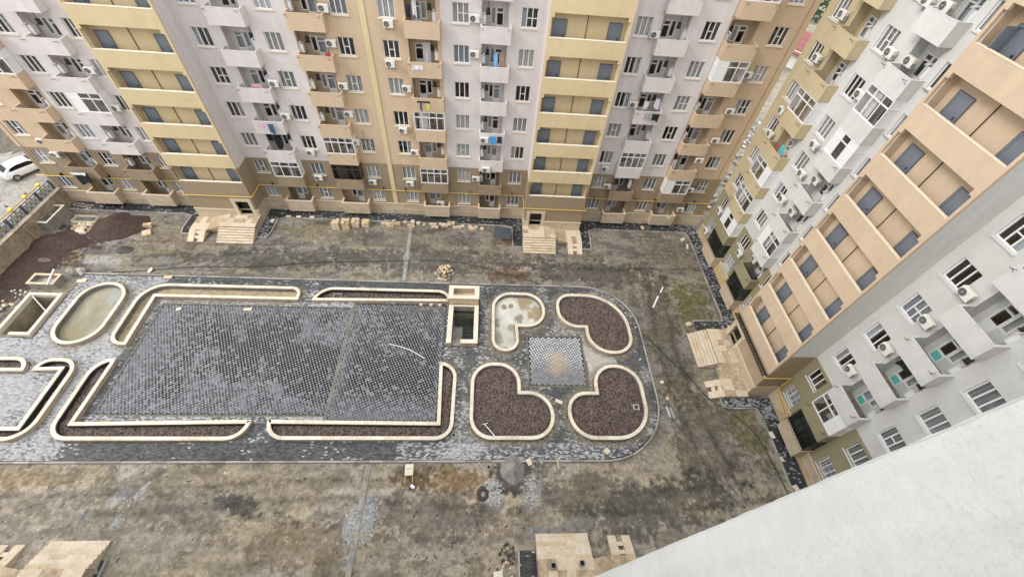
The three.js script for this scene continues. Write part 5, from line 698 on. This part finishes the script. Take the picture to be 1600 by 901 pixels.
{
  const wb = thing('wheelbarrow', 'cream wheelbarrow tipped on the yard below the lower kerb', 'wheelbarrow', [-3.87, 0, 27.95], 0.06);
  const tray = new RoundedBoxGeometry(0.62, 0.16, 0.82, 3, 0.07); tray.translate(0, 0.42, 0); mesh('tray', tray, std([0.62, 0.58, 0.43], { roughness: 0.6 }), wb); mesh('slot', box(-0.16, 0.16, 0.501, 0.51, -0.06, -0.03), M.dark, wb);
  mesh('handle', bar([-0.24, 0.36, 0.3], [-0.3, 0.3, 0.85], 0.022), M.blockPale, wb); mesh('handle', bar([0.24, 0.36, 0.3], [0.26, 0.3, 0.85], 0.022), M.blockPale, wb); mesh('leg', bar([-0.22, 0.4, 0.25], [-0.24, 0, 0.3], 0.02), M.rust, wb); mesh('leg', bar([0.22, 0.4, 0.25], [0.24, 0, 0.3], 0.02), M.rust, wb); mesh('wheel', new THREE.TorusGeometry(0.15, 0.05, 8, 18).rotateY(Math.PI / 2).translate(0, 0.2, -0.42), M.black, wb);
  const tbM = std([0.22, 0.12, 0.075]); const tb = thing('trestle_table', 'rusty steel trestle with tilted black top left of the middle stairs', 'trestle', [2.95, 0, 3.75], -0.12); const top = box(-0.95, 0.95, 0, 0.05, -0.75, 0.65); top.rotateX(0.32); top.rotateZ(-0.08); top.translate(0.1, 1.0, -0.1); mesh('top', top, std([0.055, 0.06, 0.072], { roughness: 0.45, map: rep(grimeMap, 1 / 4, 1 / 2) }), tb);
  for (const [x, z, h] of [[-0.9, 0.6, 0.8], [0.95, 0.65, 0.66], [-0.85, -0.75, 1.25], [0.95, -0.7, 1.1]]) mesh('leg', bar([x, 0, z], [x + 0.05, h, z - 0.02], 0.04), tbM, tb); mesh('brace', [bar([-0.9, 0.3, 0.6], [0.95, 0.28, 0.65], 0.022), bar([-0.9, 0.3, 0.6], [-0.85, 0.4, -0.75], 0.022), bar([0.95, 0.28, 0.65], [0.95, 0.4, -0.7], 0.022), bar([-0.9, 0.05, 0.6], [0.3, 0.7, 0.62], 0.02), bar([0.95, 0.05, 0.65], [-0.2, 0.74, 0.62], 0.028)], tbM, tb);
  for (const [x, z, l, m] of [[16.75, 23.4, 'left of two grey pipes lying on the yard right of the paved centre', 0.42], [17.06, 23.5, 'right of two grey pipes lying on the yard right of the paved centre', 0.3]]) { const t = thing('concrete_pipe', l, 'pipe', [x, 0.12, z], 0.12); mesh('pipe', new THREE.CylinderGeometry(0.11, 0.11, 0.95, 14, 1, true).rotateX(Math.PI / 2), std([m, m, m * 0.98], { side: THREE.DoubleSide }), t); }
  for (const [x, z, y, l] of [[1.88, 27.7, 0.02, 'dark ring of pipe on the yard left of the sand cone'], [-0.85, 25.35, 0.1, 'grey pipe ring on the paving between the front planters']]) { const t = thing('pipe_ring', l, 'pipe ring', [x, y, z]); mesh('ring', new THREE.TorusGeometry(0.17, 0.05, 10, 22).rotateX(Math.PI / 2).translate(0, 0.05, 0), y > 0.05 ? std([0.3, 0.31, 0.33]) : M.acMid, t); mesh('ring_bottom', new THREE.CircleGeometry(0.16, 18).rotateX(-Math.PI / 2).translate(0, 0.012, 0), M.dark, t); }
  for (const [x, z, l] of [[23.05, 12.75, 'brown round manhole cover in the green stain'], [23.7, 24.75, 'brown round manhole cover near the right lower strip']]) { const t = thing('manhole_cover', l, 'manhole', [x, 0.02, z]); mesh('cover', cyl(0.38, 0.4, 0.05, 26), std([0.12, 0.088, 0.058]), t); mesh('rim', new THREE.TorusGeometry(0.42, 0.035, 6, 28).rotateX(Math.PI / 2), M.concrete, t); }
  const bx = thing('junction_box', 'small grey box in the right front clover planter', 'box', [13.95, 0.34, 23.15]); mesh('side', [box(-0.24, 0.24, 0, 0.2, 0.16, 0.24), box(-0.24, 0.24, 0, 0.2, -0.24, -0.16), box(-0.24, -0.16, 0, 0.2, -0.159, 0.159), box(0.16, 0.24, 0, 0.2, -0.159, 0.159)], M.kerb, bx);
  const f2 = thing('junction_box', 'small square grey frame in the soil of the narrow planter', 'box', [-12.6, 0.2, 12.25]); mesh('side', [box(-0.36, 0.36, 0, 0.1, 0.24, 0.28), box(-0.36, 0.36, 0, 0.1, -0.28, -0.24), box(-0.36, -0.32, 0, 0.1, -0.239, 0.239), box(0.32, 0.36, 0, 0.1, -0.239, 0.239)], M.kerb, f2);
  const st = thing('white_stick', 'white stick with crosspiece leaning in the left front clover planter', 'stick'); mesh('shaft', bar([1.5, 0.45, 24.6], [2.4, 0.56, 25.68], 0.035), M.pvc, st); mesh('crosspiece', bar([1.35, 0.45, 24.62], [1.75, 0.45, 24.5], 0.03), M.pvc, st);
  tag(mesh('white_hose', tube([[-7.0, 0.13, 17.3], [-5.6, 0.13, 17.68], [-4.7, 0.13, 18.1], [-3.78, 0.13, 18.7]], 0.035, 24), M.pvc), 'thin white curved hose lying on the dark carpet', 'hose');
  tag(mesh('thin_stick', bar([0.8, 0.14, 27.0], [1.45, 0.06, 27.75], 0.025), M.blockPale), 'thin pale stick lying across the lower kerb', 'stick');
}

// ------------------------------------------------------------------ air conditioners on the walls
const acProto = (() => {
  const t = new THREE.Group(); t.userData = { category: 'air conditioner' };
  const body = new RoundedBoxGeometry(0.78, 0.54, 0.28, 2, 0.03); mesh('casing', body, M.ac, t);
  mesh('fan', [new THREE.CircleGeometry(0.2, 22).translate(-0.13, 0, 0.143)], M.acDark, t);
  mesh('fan_guard', [new THREE.TorusGeometry(0.205, 0.018, 6, 24).translate(-0.13, 0, 0.145), new THREE.TorusGeometry(0.13, 0.008, 5, 20).translate(-0.13, 0, 0.15), new THREE.CircleGeometry(0.06, 14).translate(-0.13, 0, 0.152), box(-0.335, 0.075, -0.006, 0.006, 0.146, 0.152), box(-0.136, -0.124, -0.2, 0.2, 0.146, 0.152)], M.acMid, t);
  mesh('valve_cover', box(0.3, 0.398, -0.2, 0.02, -0.1, 0.12), M.acMid, t);
  mesh('bracket', [box(-0.3, -0.26, -0.31, -0.272, -0.29, 0.14), box(0.26, 0.3, -0.31, -0.272, -0.29, 0.14), box(-0.3, -0.26, -0.55, -0.31, -0.29, -0.25), box(0.26, 0.3, -0.55, -0.31, -0.29, -0.25)], M.acMid, t);
  return t;
})();
const hoseG = [tube([[0.36, -0.1, 0], [0.55, -0.05, -0.05], [0.62, 0.25, -0.2], [0.5, 0.75, -0.27]], 0.022, 16, 6), tube([[0.36, -0.1, 0], [0.5, -0.22, -0.05], [0.75, -0.15, -0.22], [0.85, 0.5, -0.26], [0.8, 1.1, -0.27]], 0.022, 18, 6), tube([[0.36, -0.05, 0], [0.48, 0.1, -0.1], [0.5, 0.4, -0.27]], 0.022, 12, 6)];
const colB = [-38.8, -33.3, -18.85, -12.95, -4.2, 1.57, 15.8, 21.55], colR = [5.9, 11.8, 25.9];
function ac(s, y, right, d = 0.31) {
  const cols = right ? colR : colB; let i = 0; cols.forEach((c, j) => { if (Math.abs(c - s) < Math.abs(cols[i] - s)) i = j; });
  const k = Math.floor((y - 1) / 3), where = s < cols[i] ? 'left' : 'right';
  const label = right ? `white air conditioner ${where} of ${ORD[i]} balcony column from the corner, right block, ${ORD[k]} storey` : `white air conditioner ${where} of ${ORD[i]} balcony column from left, back block, ${ORD[k]} storey`;
  const used = ac.used || (ac.used = new Set()), lab = used.has(label) ? label.replace('white air', 'further white air') : label; used.add(lab);
  const o = copy(acProto, 'air_conditioner', lab, right ? [26.29 - d, y, s] : [s, y, d], right ? -Math.PI / 2 : 0, right ? 'air conditioners on the right block' : 'air conditioners on the back block');
  if (hash(Math.round(s * 10), Math.round(y * 10)) < 0.6) mesh('hose', hoseG[Math.floor(hash(Math.round(y * 7), 5) * 3)], M.hose, o);
}
[[-31.8, 14.55], [-32.0 + 0.2, 11.3], [-40.7, 7.5], [-40.55, 6.1], [-11.6 + 0.1, 20.35], [-11.55, 17.9], [-17.2, 14.35], [-17.2, 11.4], [-11.4, 14.5], [-11.5, 11.95], [-11.5, 9.1], [-6.8, 19.6], [-7.1, 16.6], [-5.98, 14.6], [-6.8, 10.6], [-0.12, 20.4], [-0.12, 17.8], [14.3, 20.2], [14.3, 14.4], [23.45, 17.6], [23.5, 14.3], [23.5, 11.3], [-16.1, 7.72], [-16.15, 4.75], [-10.7, 4.5], [-5.95, 8.3], [-6.85, 4.5], [0.08, 5.5], [13.4, 7.5], [14.2, 5.3], [23.45, 5.3], [23.45, 2.55]].forEach(([s, y]) => ac(s, y));
ac(0.85, 10.5, false, 1.05); ac(1.1, 7.2, false, 1.05); ac(22.6, 9.3, false, 0.75); ac(-3.8, 2.0, false, 0.3);
[[3.85, 23.5], [3.9, 20.6], [3.5, 16.2], [3.8, 14.2], [9.75, 23.3], [9.75, 20.65], [9.75, 26.1], [9.0, 16.4], [9.7, 14.3], [9.65, 11.7], [3.2, 4.9], [2.9, 1.75], [9.2, 4.7], [24.15, 17.35], [24.2, 14.85], [24.2, 11.9], [24.05, 8.85]].forEach(([s, y]) => ac(s, y, true));
ac(11.2, 23.4, true, 0.05); ac(11.0, 26.2, true, 0.2); ac(11.05, 14.7, true, 0.05); ac(11.1, 11.6, true, 0.05); ac(11.0, 5.8, true, 0.1);

// ------------------------------------------------------------------ washing on the balconies
function cloth(label, s, y, d, w, h, col, turn = 0, right = false, name = 'hanging_laundry') {
  const n = 12, mN = 5, Pp = [], I = [], a = rr(0, 6);
  for (let j = 0; j <= mN; j++) for (let i = 0; i <= n; i++) { const u = i / n - 0.5, v = j / mN, nar = 1 - v * 0.12 * Math.sin(a * 3); Pp.push(u * w * nar, -v * h * (1 - 0.12 * Math.sin(u * 5 + a)), Math.sin(u * 11 + a) * 0.03 * (0.4 + v) + v * 0.02); }
  for (let j = 0; j < mN; j++) for (let i = 0; i < n; i++) { const p = j * (n + 1) + i; I.push(p, p + n + 1, p + 1, p + 1, p + n + 1, p + n + 2); }
  const g = new THREE.BufferGeometry(); g.setAttribute('position', new THREE.Float32BufferAttribute(Pp, 3)); g.setIndex(I); g.computeVertexNormals();
  const o = mesh(name, g, std(col, { side: THREE.DoubleSide, roughness: 1 })); o.position.set(...(right ? [26.29 - d, y, s] : [s, y, d])); o.rotation.y = (right ? -Math.PI / 2 : 0) + turn; tag(o, label, 'laundry');
}
const WHT = [0.72, 0.72, 0.74], NAVY = [0.02, 0.025, 0.06], BLK3 = [0.018, 0.018, 0.02], BLUE = [0.06, 0.3, 0.62], JEAN = [0.05, 0.11, 0.2], PINK = [0.6, 0.3, 0.36], REDD = [0.45, 0.04, 0.04];
cloth('white cloth over the tan parapet right of the cream stripe, sixth storey', -4.75, 17.0, 1.2, 0.8, 0.35, WHT, 0.15);
cloth('long pale sheet in the tan balcony right of the cream stripe, sixth storey', -4.05, 18.3, -0.1, 0.65, 1.7, [0.5, 0.48, 0.5]);
cloth('dark trousers hanging outside the tan balcony, fifth storey', -4.75, 13.95, 1.22, 0.22, 0.8, [0.12, 0.1, 0.12]);
cloth('neon yellow shorts hanging outside the tan balcony, fifth storey', -4.15, 13.8, 1.22, 0.26, 0.5, [0.55, 0.68, 0.04]);
cloth('short black socks and tops in a row outside the tan balcony, fifth storey', -4.5, 14.03, 1.24, 1.1, 0.16, BLK3);
cloth('bright blue towel outside the pink balcony left of the middle tower, fourth storey', 1.65, 10.95, 1.15, 0.6, 0.75, BLUE);
cloth('navy towel outside the pink balcony left of the middle tower, fourth storey', 2.3, 10.95, 1.12, 0.45, 0.7, NAVY);
cloth('light blue towel inside the pink balcony left of the middle tower, sixth storey', 1.65, 17.9, 0.2, 0.35, 1.2, [0.25, 0.5, 0.8]);
cloth('brown patterned cloth inside the pink balcony left of the middle tower, sixth storey', 2.15, 17.9, 0.25, 0.45, 1.1, [0.38, 0.26, 0.18]);
cloth('dark blue top hanging in the tan balcony right of the cream stripe, seventh storey', -5.2, 20.9, -0.05, 0.3, 0.95, NAVY);
cloth('white shirt hanging in the tan balcony right of the cream stripe, seventh storey', -4.75, 21.2, -0.05, 0.32, 1.1, WHT);
cloth('white clothes in the pink balcony right of the middle tower, fifth storey', 15.45, 14.8, 0.4, 0.5, 0.7, WHT, 0.2);
cloth('second white top in the pink balcony right of the middle tower, fifth storey', 16.4, 15.1, 0.4, 0.4, 0.9, [0.68, 0.68, 0.74]);
cloth('black cloth over the pink parapet right of the middle tower, fifth storey', 16.35, 14.08, 1.2, 0.7, 0.65, BLK3);
cloth('grey cloth over the pink parapet right of the middle tower, fifth storey', 15.7, 14.08, 1.15, 0.6, 0.55, [0.3, 0.34, 0.35]);
cloth('blue jeans over the pink parapet between the left tower and tan balconies, fourth storey', -18.45, 11.05, 1.2, 0.5, 0.95, JEAN, 0.1);
cloth('white and pink tops over the pink parapet beside the blue jeans, fourth storey', -19.1, 11.05, 1.22, 0.8, 0.4, [0.6, 0.42, 0.48], 0.1);
cloth('black clothes hanging in the pink balcony between left tower and tan balconies, third storey', -18.9, 9.3, 0.1, 0.7, 1.4, BLK3);
cloth('more black clothes at the left in the pink balcony, third storey', -19.7, 9.4, -0.1, 0.5, 0.9, BLK3, 0.3);
cloth('pink cloths on the pink parapet between left tower and tan balconies, fifth storey', -18.6, 14.35, 0.6, 0.9, 0.3, PINK);
cloth('dark jacket hanging below the leftmost brown balcony, second storey', -38.7, 4.75, 1.3, 1.3, 1.2, BLK3, 0.05);
cloth('white strip of cloth on top of the dark jacket at the leftmost balcony', -38.85, 4.85, 1.36, 1.4, 0.28, WHT, 0.05);
cloth('red bag on the tan parapet left of the cream stripe, sixth storey', -11.85, 17.35, 0.8, 0.35, 0.3, REDD);
cloth('white coat in the brown balcony right of the middle tower, second storey', 16.6, 6.2, 0.2, 0.35, 1.0, WHT);
cloth('dark and red bundles on the brown parapet right of the middle tower, second storey', 15.9, 5.3, 0.6, 1.2, 0.3, [0.1, 0.05, 0.05]);
cloth('white cloth thrown over the stone parapet of the tan corner balcony, ground storey', 22.1, 2.12, 0.95, 0.6, 0.4, WHT, 0.2);
cloth('striped shirt hanging in the tan corner balcony, third storey', 20.5, 8.9, 0.2, 0.45, 1.1, [0.5, 0.4, 0.42]);
cloth('turquoise towel in the ochre balcony of the right block, fifth storey', 6.4, 14.7, 0.5, 0.6, 0.9, [0.1, 0.42, 0.42], 0, true);
cloth('red cloth beside the turquoise towel in the ochre balcony, fifth storey', 5.6, 14.3, 0.4, 0.5, 0.5, [0.35, 0.08, 0.06], 0, true);
cloth('black blanket in the white near balcony of the right block, fourth storey', 25.35, 12.4, -0.3, 0.9, 0.9, BLK3, 0, true);
cloth('dark clutter in the brown balcony of the right block, second storey', 12.0, 5.4, 0.3, 1.2, 0.9, [0.05, 0.04, 0.04], 0, true);
cloth('dark clothes in the ochre balcony of the right block, sixth storey', 6.3, 20.4, 0.3, 0.5, 0.6, [0.3, 0.28, 0.28], 0, true);

// ------------------------------------------------------------------ parked car
{
  const c = thing('parked_car', 'white hatchback with dark windows parked in the street at the left edge', 'car', [-48.35, 1.5, -2.85], Math.atan2(0.85, 0.53));
  const paint = new THREE.MeshPhysicalMaterial({ color: new THREE.Color().setRGB(0.78, 0.78, 0.78), roughness: 0.35, clearcoat: 0.7 });
  const loft = (rows) => { // rows: cross-sections [x, [[z, y]...]] mirrored half profiles
    const Pp = [], I = [], n = rows[0][1].length * 2; rows.forEach(([x, pr]) => { for (const [z, y] of pr) Pp.push(x, y, z); for (const [z, y] of [...pr].reverse()) Pp.push(x, y, -z); });
    for (let r = 0; r < rows.length - 1; r++) for (let i = 0; i < n; i++) { const a = r * n + i, b = r * n + (i + 1) % n; I.push(a, b, a + n, b, b + n, a + n); }
    for (const r of [0, rows.length - 1]) for (let i = 1; i < n - 1; i++) r ? I.push(r * n, r * n + i + 1, r * n + i) : I.push(0, i, i + 1);
    const g = new THREE.BufferGeometry(); g.setAttribute('position', new THREE.Float32BufferAttribute(Pp, 3)); g.setIndex(I); const q = g.toNonIndexed(); q.computeVertexNormals(); q.setAttribute('uv', new THREE.Float32BufferAttribute(new Float32Array(q.attributes.position.count * 2), 2)); return q; };
  const sec = (x, w, yb, ys, yt) => [x, [[0.02, yb], [w * 0.8, yb], [w * 0.97, yb + 0.12], [w, (yb + ys) / 2], [w * 0.96, ys], [w * 0.82, yt], [0.02, yt + 0.03]]];
  mesh('body', loft([sec(-2.2, 0.72, 0.42, 0.8, 0.95), sec(-2.05, 0.86, 0.3, 0.86, 1.02), sec(-1.4, 0.92, 0.26, 0.92, 1.0), sec(0, 0.93, 0.26, 0.9, 0.97), sec(0.9, 0.92, 0.26, 0.88, 0.97), sec(1.7, 0.88, 0.28, 0.78, 0.86), sec(2.1, 0.76, 0.32, 0.68, 0.74), sec(2.25, 0.55, 0.4, 0.6, 0.62)]), paint, c);
  const roof = (x, w, y) => [x, [[0.02, y], [w * 0.6, y - 0.01], [w * 0.92, y - 0.06], [w, y - 0.14], [w * 1.08, 0.93]]];
  mesh('cabin', loft([[-2.0, [[0.02, 1.05], [0.5, 1.04], [0.7, 1.02], [0.78, 1.0], [0.84, 0.93]]], roof(-1.35, 0.7, 1.42), roof(-0.7, 0.72, 1.54), roof(0.1, 0.72, 1.55), roof(0.5, 0.7, 1.47), [1.35, [[0.02, 0.99], [0.5, 0.98], [0.66, 0.96], [0.74, 0.95], [0.8, 0.92]]]]), paint, c);
  const quad = (p) => { const g = new THREE.BufferGeometry(); g.setAttribute('position', new THREE.Float32BufferAttribute(p.flat(), 3)); g.setAttribute('uv', new THREE.Float32BufferAttribute(new Float32Array(p.length * 2), 2)); const I = []; for (let i = 1; i < p.length - 1; i++) I.push(0, i, i + 1, 0, i + 1, i); g.setIndex(I); g.computeVertexNormals(); return g; };
  const glassM = std([0.012, 0.013, 0.016], { roughness: 0.15, side: THREE.DoubleSide });
  mesh('rear_window', quad([[-1.93, 1.115, -0.6], [-1.93, 1.115, 0.6], [-1.42, 1.415, 0.52], [-1.42, 1.415, -0.52]]), glassM, c); mesh('windscreen', quad([[1.25, 1.04, -0.6], [1.25, 1.04, 0.6], [0.55, 1.48, 0.5], [0.55, 1.48, -0.5]]), glassM, c);
  for (const s of [-1, 1]) mesh('side_window', quad([[-1.5, 1.06, s * 0.8], [0.95, 1.02, s * 0.8], [0.35, 1.41, s * 0.74], [-0.7, 1.45, s * 0.745], [-1.25, 1.33, s * 0.745]]), glassM, c);
  mesh('tail_light', quad([[-2.2, 0.86, -0.7], [-2.2, 0.86, 0.7], [-2.1, 0.96, 0.78], [-2.1, 0.96, -0.78]]), std([0.03, 0.035, 0.06]), c);
  for (const x of [-1.35, 1.35]) for (const s of [-1, 1]) { const w = mesh('wheel', new THREE.CylinderGeometry(0.34, 0.34, 0.24, 22).rotateX(Math.PI / 2).translate(x, 0.34, s * 0.83), M.dark, c); mesh('rim', [new THREE.CylinderGeometry(0.2, 0.2, 0.03, 14).rotateX(Math.PI / 2).translate(x, 0.34, s * 0.955)], M.acMid, w); }
}
// ------------------------------------------------------------------ cables, debris
tag(mesh('black_cable', tube([[-34, 0.05, 9.9], [-29.9, 0.05, 9.4], [-27.2, 0.05, 8.95], [-21.4, 0.05, 8.7], [-15.4, 0.05, 7.83], [-11.9, 0.05, 7.62], [-7.1, 0.1, 7.3], [-2.8, 0.05, 7.1], [0.34, 0.05, 7.67], [4.07, 0.05, 8.9], [7, 0.05, 9.9]], 0.03, 160), M.dark), 'long thin black cable lying across the upper yard', 'cable');
tag(mesh('black_cable', tube([[14.6, 0.14, 14.1], [16.3, 0.06, 15.7], [18.4, 0.05, 18.6], [19.5, 0.05, 20], [20.6, 0.05, 22], [21.9, 0.05, 23.1], [23.6, 0.05, 25.1], [24.05, 0.05, 27], [24.3, 0.05, 29.1], [24.5, 0.05, 33]], 0.035, 140), M.dark), 'black cable running from the clover paving past the right stairs', 'cable');
{
  const g = new THREE.IcosahedronGeometry(1, 0), N = 1500, m = new THREE.InstancedMesh(g, std([1, 1, 1]), N), o = new THREE.Matrix4(), q = new THREE.Quaternion(), e = new THREE.Euler(), c = new THREE.Color(); let i = 0;
  while (i < N) { const x = rr(-42, 26), z = rr(1.6, 37); if (inside(PLAT, x, z) && rnd() < 0.75) continue; if (rnd() > 0.25 + 0.9 * sm(0.45, 0.7, fbm(x * 0.4, z * 0.4 + 60, 3)) || PLAN.some((p) => inside(p[1], x, z)) || inRect(BOOTH, x, z, -0.1) || inRect(PIT, x, z, -0.3)) continue; const big = rnd() < 0.035, s = big ? rr(0.05, 0.08) : rr(0.012, 0.034), on = inside(PLAT, x, z) ? 0.1 : groundH(x, z); o.compose(new THREE.Vector3(x, on + s * 0.3, z), q.setFromEuler(e.set(rr(0, 6), rr(0, 6), rr(0, 6))), new THREE.Vector3(s * rr(0.7, 2), s * rr(0.5, 0.9), s)); m.setMatrixAt(i, o); const w = rnd(), k = w < 0.42 ? rr(0.45, 0.75) : w < 0.6 ? rr(0.02, 0.05) : rr(0.12, 0.3); m.setColorAt(i, c.setRGB(k, k * 0.95, k * (w > 0.6 ? 0.78 : 0.92))); i++; }
  m.name = 'litter'; scene.add(m); m.castShadow = m.receiveShadow = true; tag(m, 'pale chips and pebbles strewn over the whole courtyard ground', 'litter', null, 'stuff');
}
{
  const spots = [[-6.35, 31.0, 0.75, 1.5, 420, 0.42], [-7.4, 31.4, 0.4, 1.2, 240, 0.42], [2.25, 29.4, 0.75, 0.95, 260, 0.48], [4.95, 29.3, 0.75, 1.15, 320, 0.45], [-22.2, 30.3, 0.5, 1.4, 90, 0.4]], n = spots.reduce((a, b) => a + b[4], 0), m = new THREE.InstancedMesh(new THREE.IcosahedronGeometry(1, 0), std([1, 1, 1]), n), o = new THREE.Matrix4(), q = new THREE.Quaternion(), e = new THREE.Euler(), c = new THREE.Color(); let i = 0;
  for (const [x, z, rx, rz, k, al] of spots) for (let j = 0; j < k; j++, i++) { const a = rr(0, 6.283), d = Math.pow(rnd(), 0.6), s = rr(0.02, 0.055), v = al * rr(0.6, 1.3), px = x + Math.cos(a) * d * rx * rr(0.8, 1.15), pz = z + Math.sin(a) * d * rz; o.compose(new THREE.Vector3(px, groundH(px, pz) + s * 0.25, pz), q.setFromEuler(e.set(rr(0, 6), rr(0, 6), rr(0, 6))), new THREE.Vector3(s * rr(0.8, 2.2), s * 0.6, s * rr(0.8, 1.6))); m.setMatrixAt(i, o); m.setColorAt(i, c.setRGB(v, v * 0.985, v * 0.95)); }
  m.name = 'crushed_mortar'; scene.add(m); m.castShadow = m.receiveShadow = true; tag(m, 'pale crushed mortar crumbs in patches along the near channel and sand heap', 'gravel', null, 'stuff');
  const g = [0, 1, 2].map((k) => tube([[-0.12, 0, 0], [-0.03, 0.03, 0.06 * (k - 1) + 0.05], [0.06, 0.02, 0.02], [0.13, 0, 0.07 * k]], 0.022, 8, 5)), N = 70, t = new THREE.InstancedMesh(merge(g[1]), std([0.03, 0.028, 0.026]), N);
  for (let k = 0; k < N; k++) { const px = k < 45 ? rr(-3.5, 5) : rr(-24, 14), pz = k < 45 ? rr(30, 34.5) : rr(28.3, 34.5), s = rr(0.4, 1.15); o.compose(new THREE.Vector3(px, groundH(px, pz) + 0.02, pz), q.setFromEuler(e.set(0, rr(0, 6), 0)), new THREE.Vector3(s, s, s)); t.setMatrixAt(k, o); } t.name = 'dark_scraps'; scene.add(t); t.castShadow = t.receiveShadow = true; tag(t, 'small black scraps and bits of hose strewn over the near yard', 'litter', null, 'stuff');
  pile('debris_pile', 'dark heap of broken bits left of the bottom entrance steps', 'debris', 3.2, 33.2, 40, 0.55, 0.6, 0.16, [M.dark, M.concrete, M.concreteDark, M.blockTan, M.concreteDark], true, 0.1);
  const w2 = scene.getObjectByName('wheelbarrow'); copy(w2, 'wheelbarrow', 'second pale wheelbarrow cut by the bottom edge left of the entrance steps', [2.55, 0, 34.55], 0.1);
  plank('tan board at the bottom edge beside the second wheelbarrow', 3.55, 0.03, 34.7, 0.7, 0.08, 0.3, 0.05, M.block);
  tag(mesh('thin_stick', bar([8.9, 0.6, 33.6], [10.05, 0.25, 32.95], 0.025), M.rust), 'thin dark bar lying between the bottom steps and their ramp', 'stick');
}
// ------------------------------------------------------------------ what shows in the gap between the two blocks
{
  const h = thing('red_roof_house', 'long shed with a dull red roof seen through the gap between the blocks', 'house', [63, 0, -50], -0.95); mesh('wall', box(-14, 12, 0, 3, -4, 4), M.white, h); const r = box(-14.5, 12.5, 0, 0.15, -5, 5); r.rotateX(0.12); r.translate(0, 3.3, 0); mesh('roof', r, grimy([0.26, 0.085, 0.08]), h);
  const b = thing('white_building', 'distant white building with window strips, top of the gap between the blocks', 'building', [105, 0, -118], -0.95); mesh('wall', box(-40, 40, 0, 18, -6, 6), std([0.78, 0.78, 0.76]), b); for (let i = 0; i < 9; i++) mesh('window', box(-30 + i * 7, -27.5 + i * 7, 10, 12.5, 5.99, 6.05), M.dark, b);
  for (let i = 0; i < 5; i++) pile('rubble_heap', ['first', 'second', 'third', 'fourth', 'fifth'][i] + ' whitish rubble heap behind the gap, counted from the house corner', 'rubble', 30.2 + i * 3.4, -4.2 - i * 5.1, 34, 1.5, 2.6, 0.3, [M.kerb, M.concrete, M.white], true, 0.24);
  const sh = thing('bush', 'dark green bush beyond the red roof in the gap', 'bush', [80, 0, -78]); const lg = []; for (let i = 0; i < 260; i++) { const a = rr(0, 6.28), q = rr(0, 1), y = rr(0.3, 4); const l = new THREE.PlaneGeometry(0.7, 0.5); l.rotateX(rr(-1, 1)); l.rotateY(rr(0, 6)); l.translate(Math.cos(a) * 4 * Math.sqrt(q), y * (1.2 - q * 0.6), Math.sin(a) * 4 * Math.sqrt(q)); lg.push(l); } mesh('foliage', lg, std([0.05, 0.08, 0.03], { side: THREE.DoubleSide }), sh); mesh('stem', cyl(0.12, 0.2, 2.5, 8).translate(0, 1.25, 0), M.dark, sh);
}
renderer.render(scene, camera);
